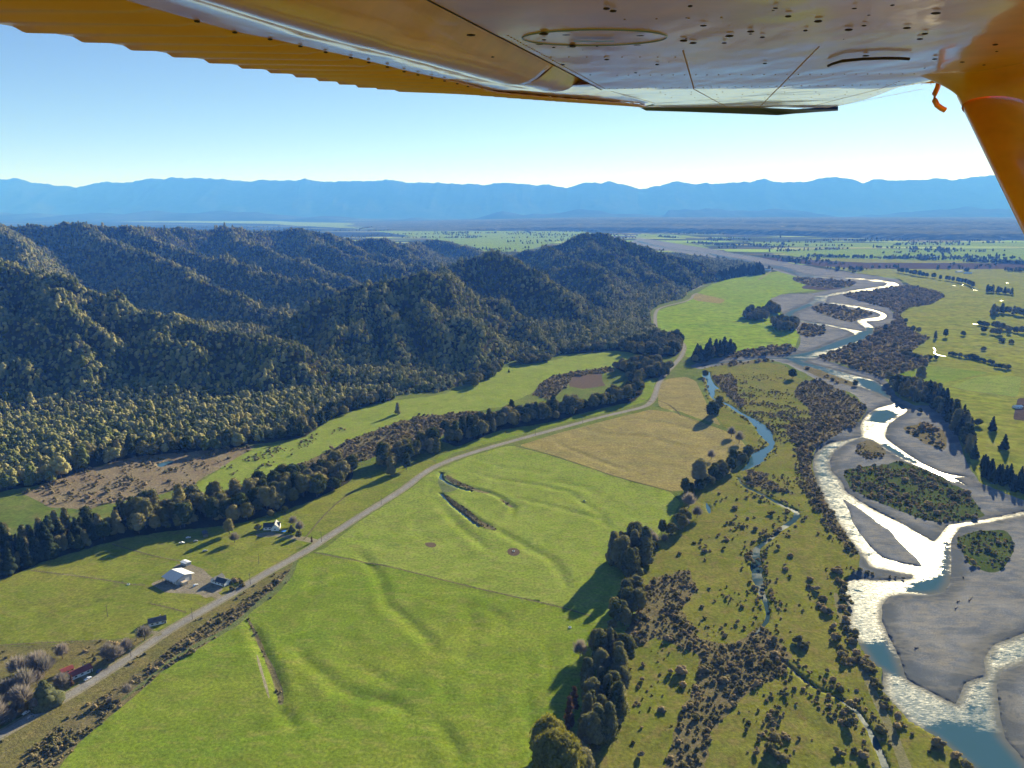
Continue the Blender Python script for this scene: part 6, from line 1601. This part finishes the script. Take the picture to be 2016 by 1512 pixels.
rzr = axis_of((0,1448), (66,1408))[0]
car(60, 1413, rzr, M['car_silver'], 'silver car driving on the road at the lower left')
car(52, 1405, rzr, M['car_white'], 'white car parked on the grass beside the road')
car(173, 1337, rzr, M['car_white'], 'white pickup at the red-roofed house drive', True)
car(195, 1322, rzr + .3, M['car_dark'], 'dark car right of the red-roofed house')
car(385, 1153, 1.0, M['car_white'], 'white car in the yard beside the farmhouse')
car(371, 1060, .4, M['car_white'], 'pale old car in the shade of the dark belt')
car(385, 1067, .5, M['car_silver'], 'silver car body lying in the home paddock')
car(358, 1070, .1, M['car_white'], 'white van-like wreck in the home paddock', True)
car(404, 1086, .4, M['car_silver'], 'lone pale vehicle in the middle of the home paddock')
# power poles
for px, py, lb in [(99,1391,'nearest power pole by the lower road'), (258,1292,'power pole across the road from the bare willows'), (379,1219,'power pole right of the white cottage'), (493,1150,'power pole right of the farmhouse'), (510,1110,'power pole standing in the yellow-green paddock'), (633,1066,'power pole at the road junction'),
                   (751,993,'power pole on the road above the creek'), (1147,832,'power pole beside the tan paddock'), (1054,856,'power pole at the top of the soft green paddock'), (212,1215,'thin pole in the paddock left of the cottage')]:
    x, y = gnd(px, py); o = empty('power_pole', (x, y, h1(x, y)), .6, label=lb, cat='pole', group='power poles along the road')
    part_bm('mast', lambda bm: (bmesh.ops.create_cone(bm, cap_ends=True, segments=8, radius1=.22, radius2=.14, depth=10), bmesh.ops.translate(bm, vec=(0, 0, 4.6), verts=bm.verts)), M['wood'], o)
    part_bm('crossarm', lambda bm: box_bm(bm, 0, 0, 9.0, 2.4, .16, .16), M['wood'], o)
# fences
for ln, lb in FENCES:
    L = np.array([gnd(*p) for p in ln]); o = empty('fence', (L[0][0], L[0][1], 0), label='wire ' + lb, cat='fence')
    seg = np.linalg.norm(np.diff(L, axis=0), axis=1); tot = seg.sum(); n = int(tot / 4.0); cum = np.concatenate([[0], np.cumsum(seg)])
    P_ = np.stack([np.interp(np.linspace(0, tot, n + 1), cum, L[:, i]) for i in (0, 1)], 1); Zp = hfun(P_[:, 0], P_[:, 1])
    def posts(bm):
        for (x, y), z in zip(P_, Zp): box_bm(bm, x - L[0][0], y - L[0][1], z + .55, .2, .2, 1.3)
    q = part_bm('post', posts, M['wood'], o); q['kind'] = 'stuff'
    def wires(bm):
        for i in range(n):
            for hz in (.35, .7, 1.05):
                a = P_[i] - L[0]; b = P_[i + 1] - L[0]
                v = [bm.verts.new((a[0], a[1], Zp[i] + hz)), bm.verts.new((b[0], b[1], Zp[i + 1] + hz)), bm.verts.new((b[0], b[1], Zp[i + 1] + hz + .03)), bm.verts.new((a[0], a[1], Zp[i] + hz + .03))]
                bm.faces.new(v)
    part_bm('wire', wires, M['steel'], o)
# driftwood on the gravel
for px, py, L_, a, lb in [(1912,1174,9,.75,'longest stranded tree trunk on the gravel'), (1888,1179,4,.6,'short log left of the longest stranded trunk'), (1884,1192,5,.7,'thin log below the longest stranded trunk'), (1806,1271,3.5,.3,'lone dark stump in the middle of the gravel'), (1896,1131,3,1.4,'stump at the edge of the mossy island'), (1960,1112,5,.2,'pale log under the mossy island'),
                       (1820,838,6,.4,'driftwood heap on the brushy bank')]:
    x, y = gnd(px, py); z = h1(x, y)
    o = empty('stranded_log', (x, y, z), a, label=lb, cat='log')
    part_bm('stem', lambda bm: (bmesh.ops.create_cone(bm, cap_ends=True, segments=8, radius1=.45, radius2=.12, depth=L_), bmesh.ops.rotate(bm, cent=(0, 0, 0), matrix=Matrix.Rotation(math.pi / 2, 3, 'Y'), verts=bm.verts), bmesh.ops.translate(bm, vec=(0, 0, .35), verts=bm.verts)), M['driftwood'], o)
    part_bm('root_plate', lambda bm: [box_bm(bm, -L_ / 2, math.cos(t) * .5, .6 + math.sin(t) * .5, .5, .25, .25, t) for t in (0, 1.2, 2.4, 3.6, 4.8)], M['driftwood'], o)
# troughs
for px, py, lb in [(1011, 1086, 'concrete water trough in its ring of mud'), (1122, 1236, 'pale trough in the vivid green paddock'), (253, 1151, 'white trough on the fence left of the shed')]:
    x, y = gnd(px, py); o = empty('water_trough', (x, y, h1(x, y)), label=lb, cat='trough')
    part_bm('tank', lambda bm: (bmesh.ops.create_cone(bm, cap_ends=True, segments=16, radius1=1.1, radius2=1.15, depth=.7), bmesh.ops.translate(bm, vec=(0, 0, .3), verts=bm.verts)), M['wall_white'], o)
    part_bm('water_surface', lambda bm: (bmesh.ops.create_circle(bm, cap_ends=True, radius=.95, segments=16), bmesh.ops.translate(bm, vec=(0, 0, .66), verts=bm.verts)), M['calm'], o)
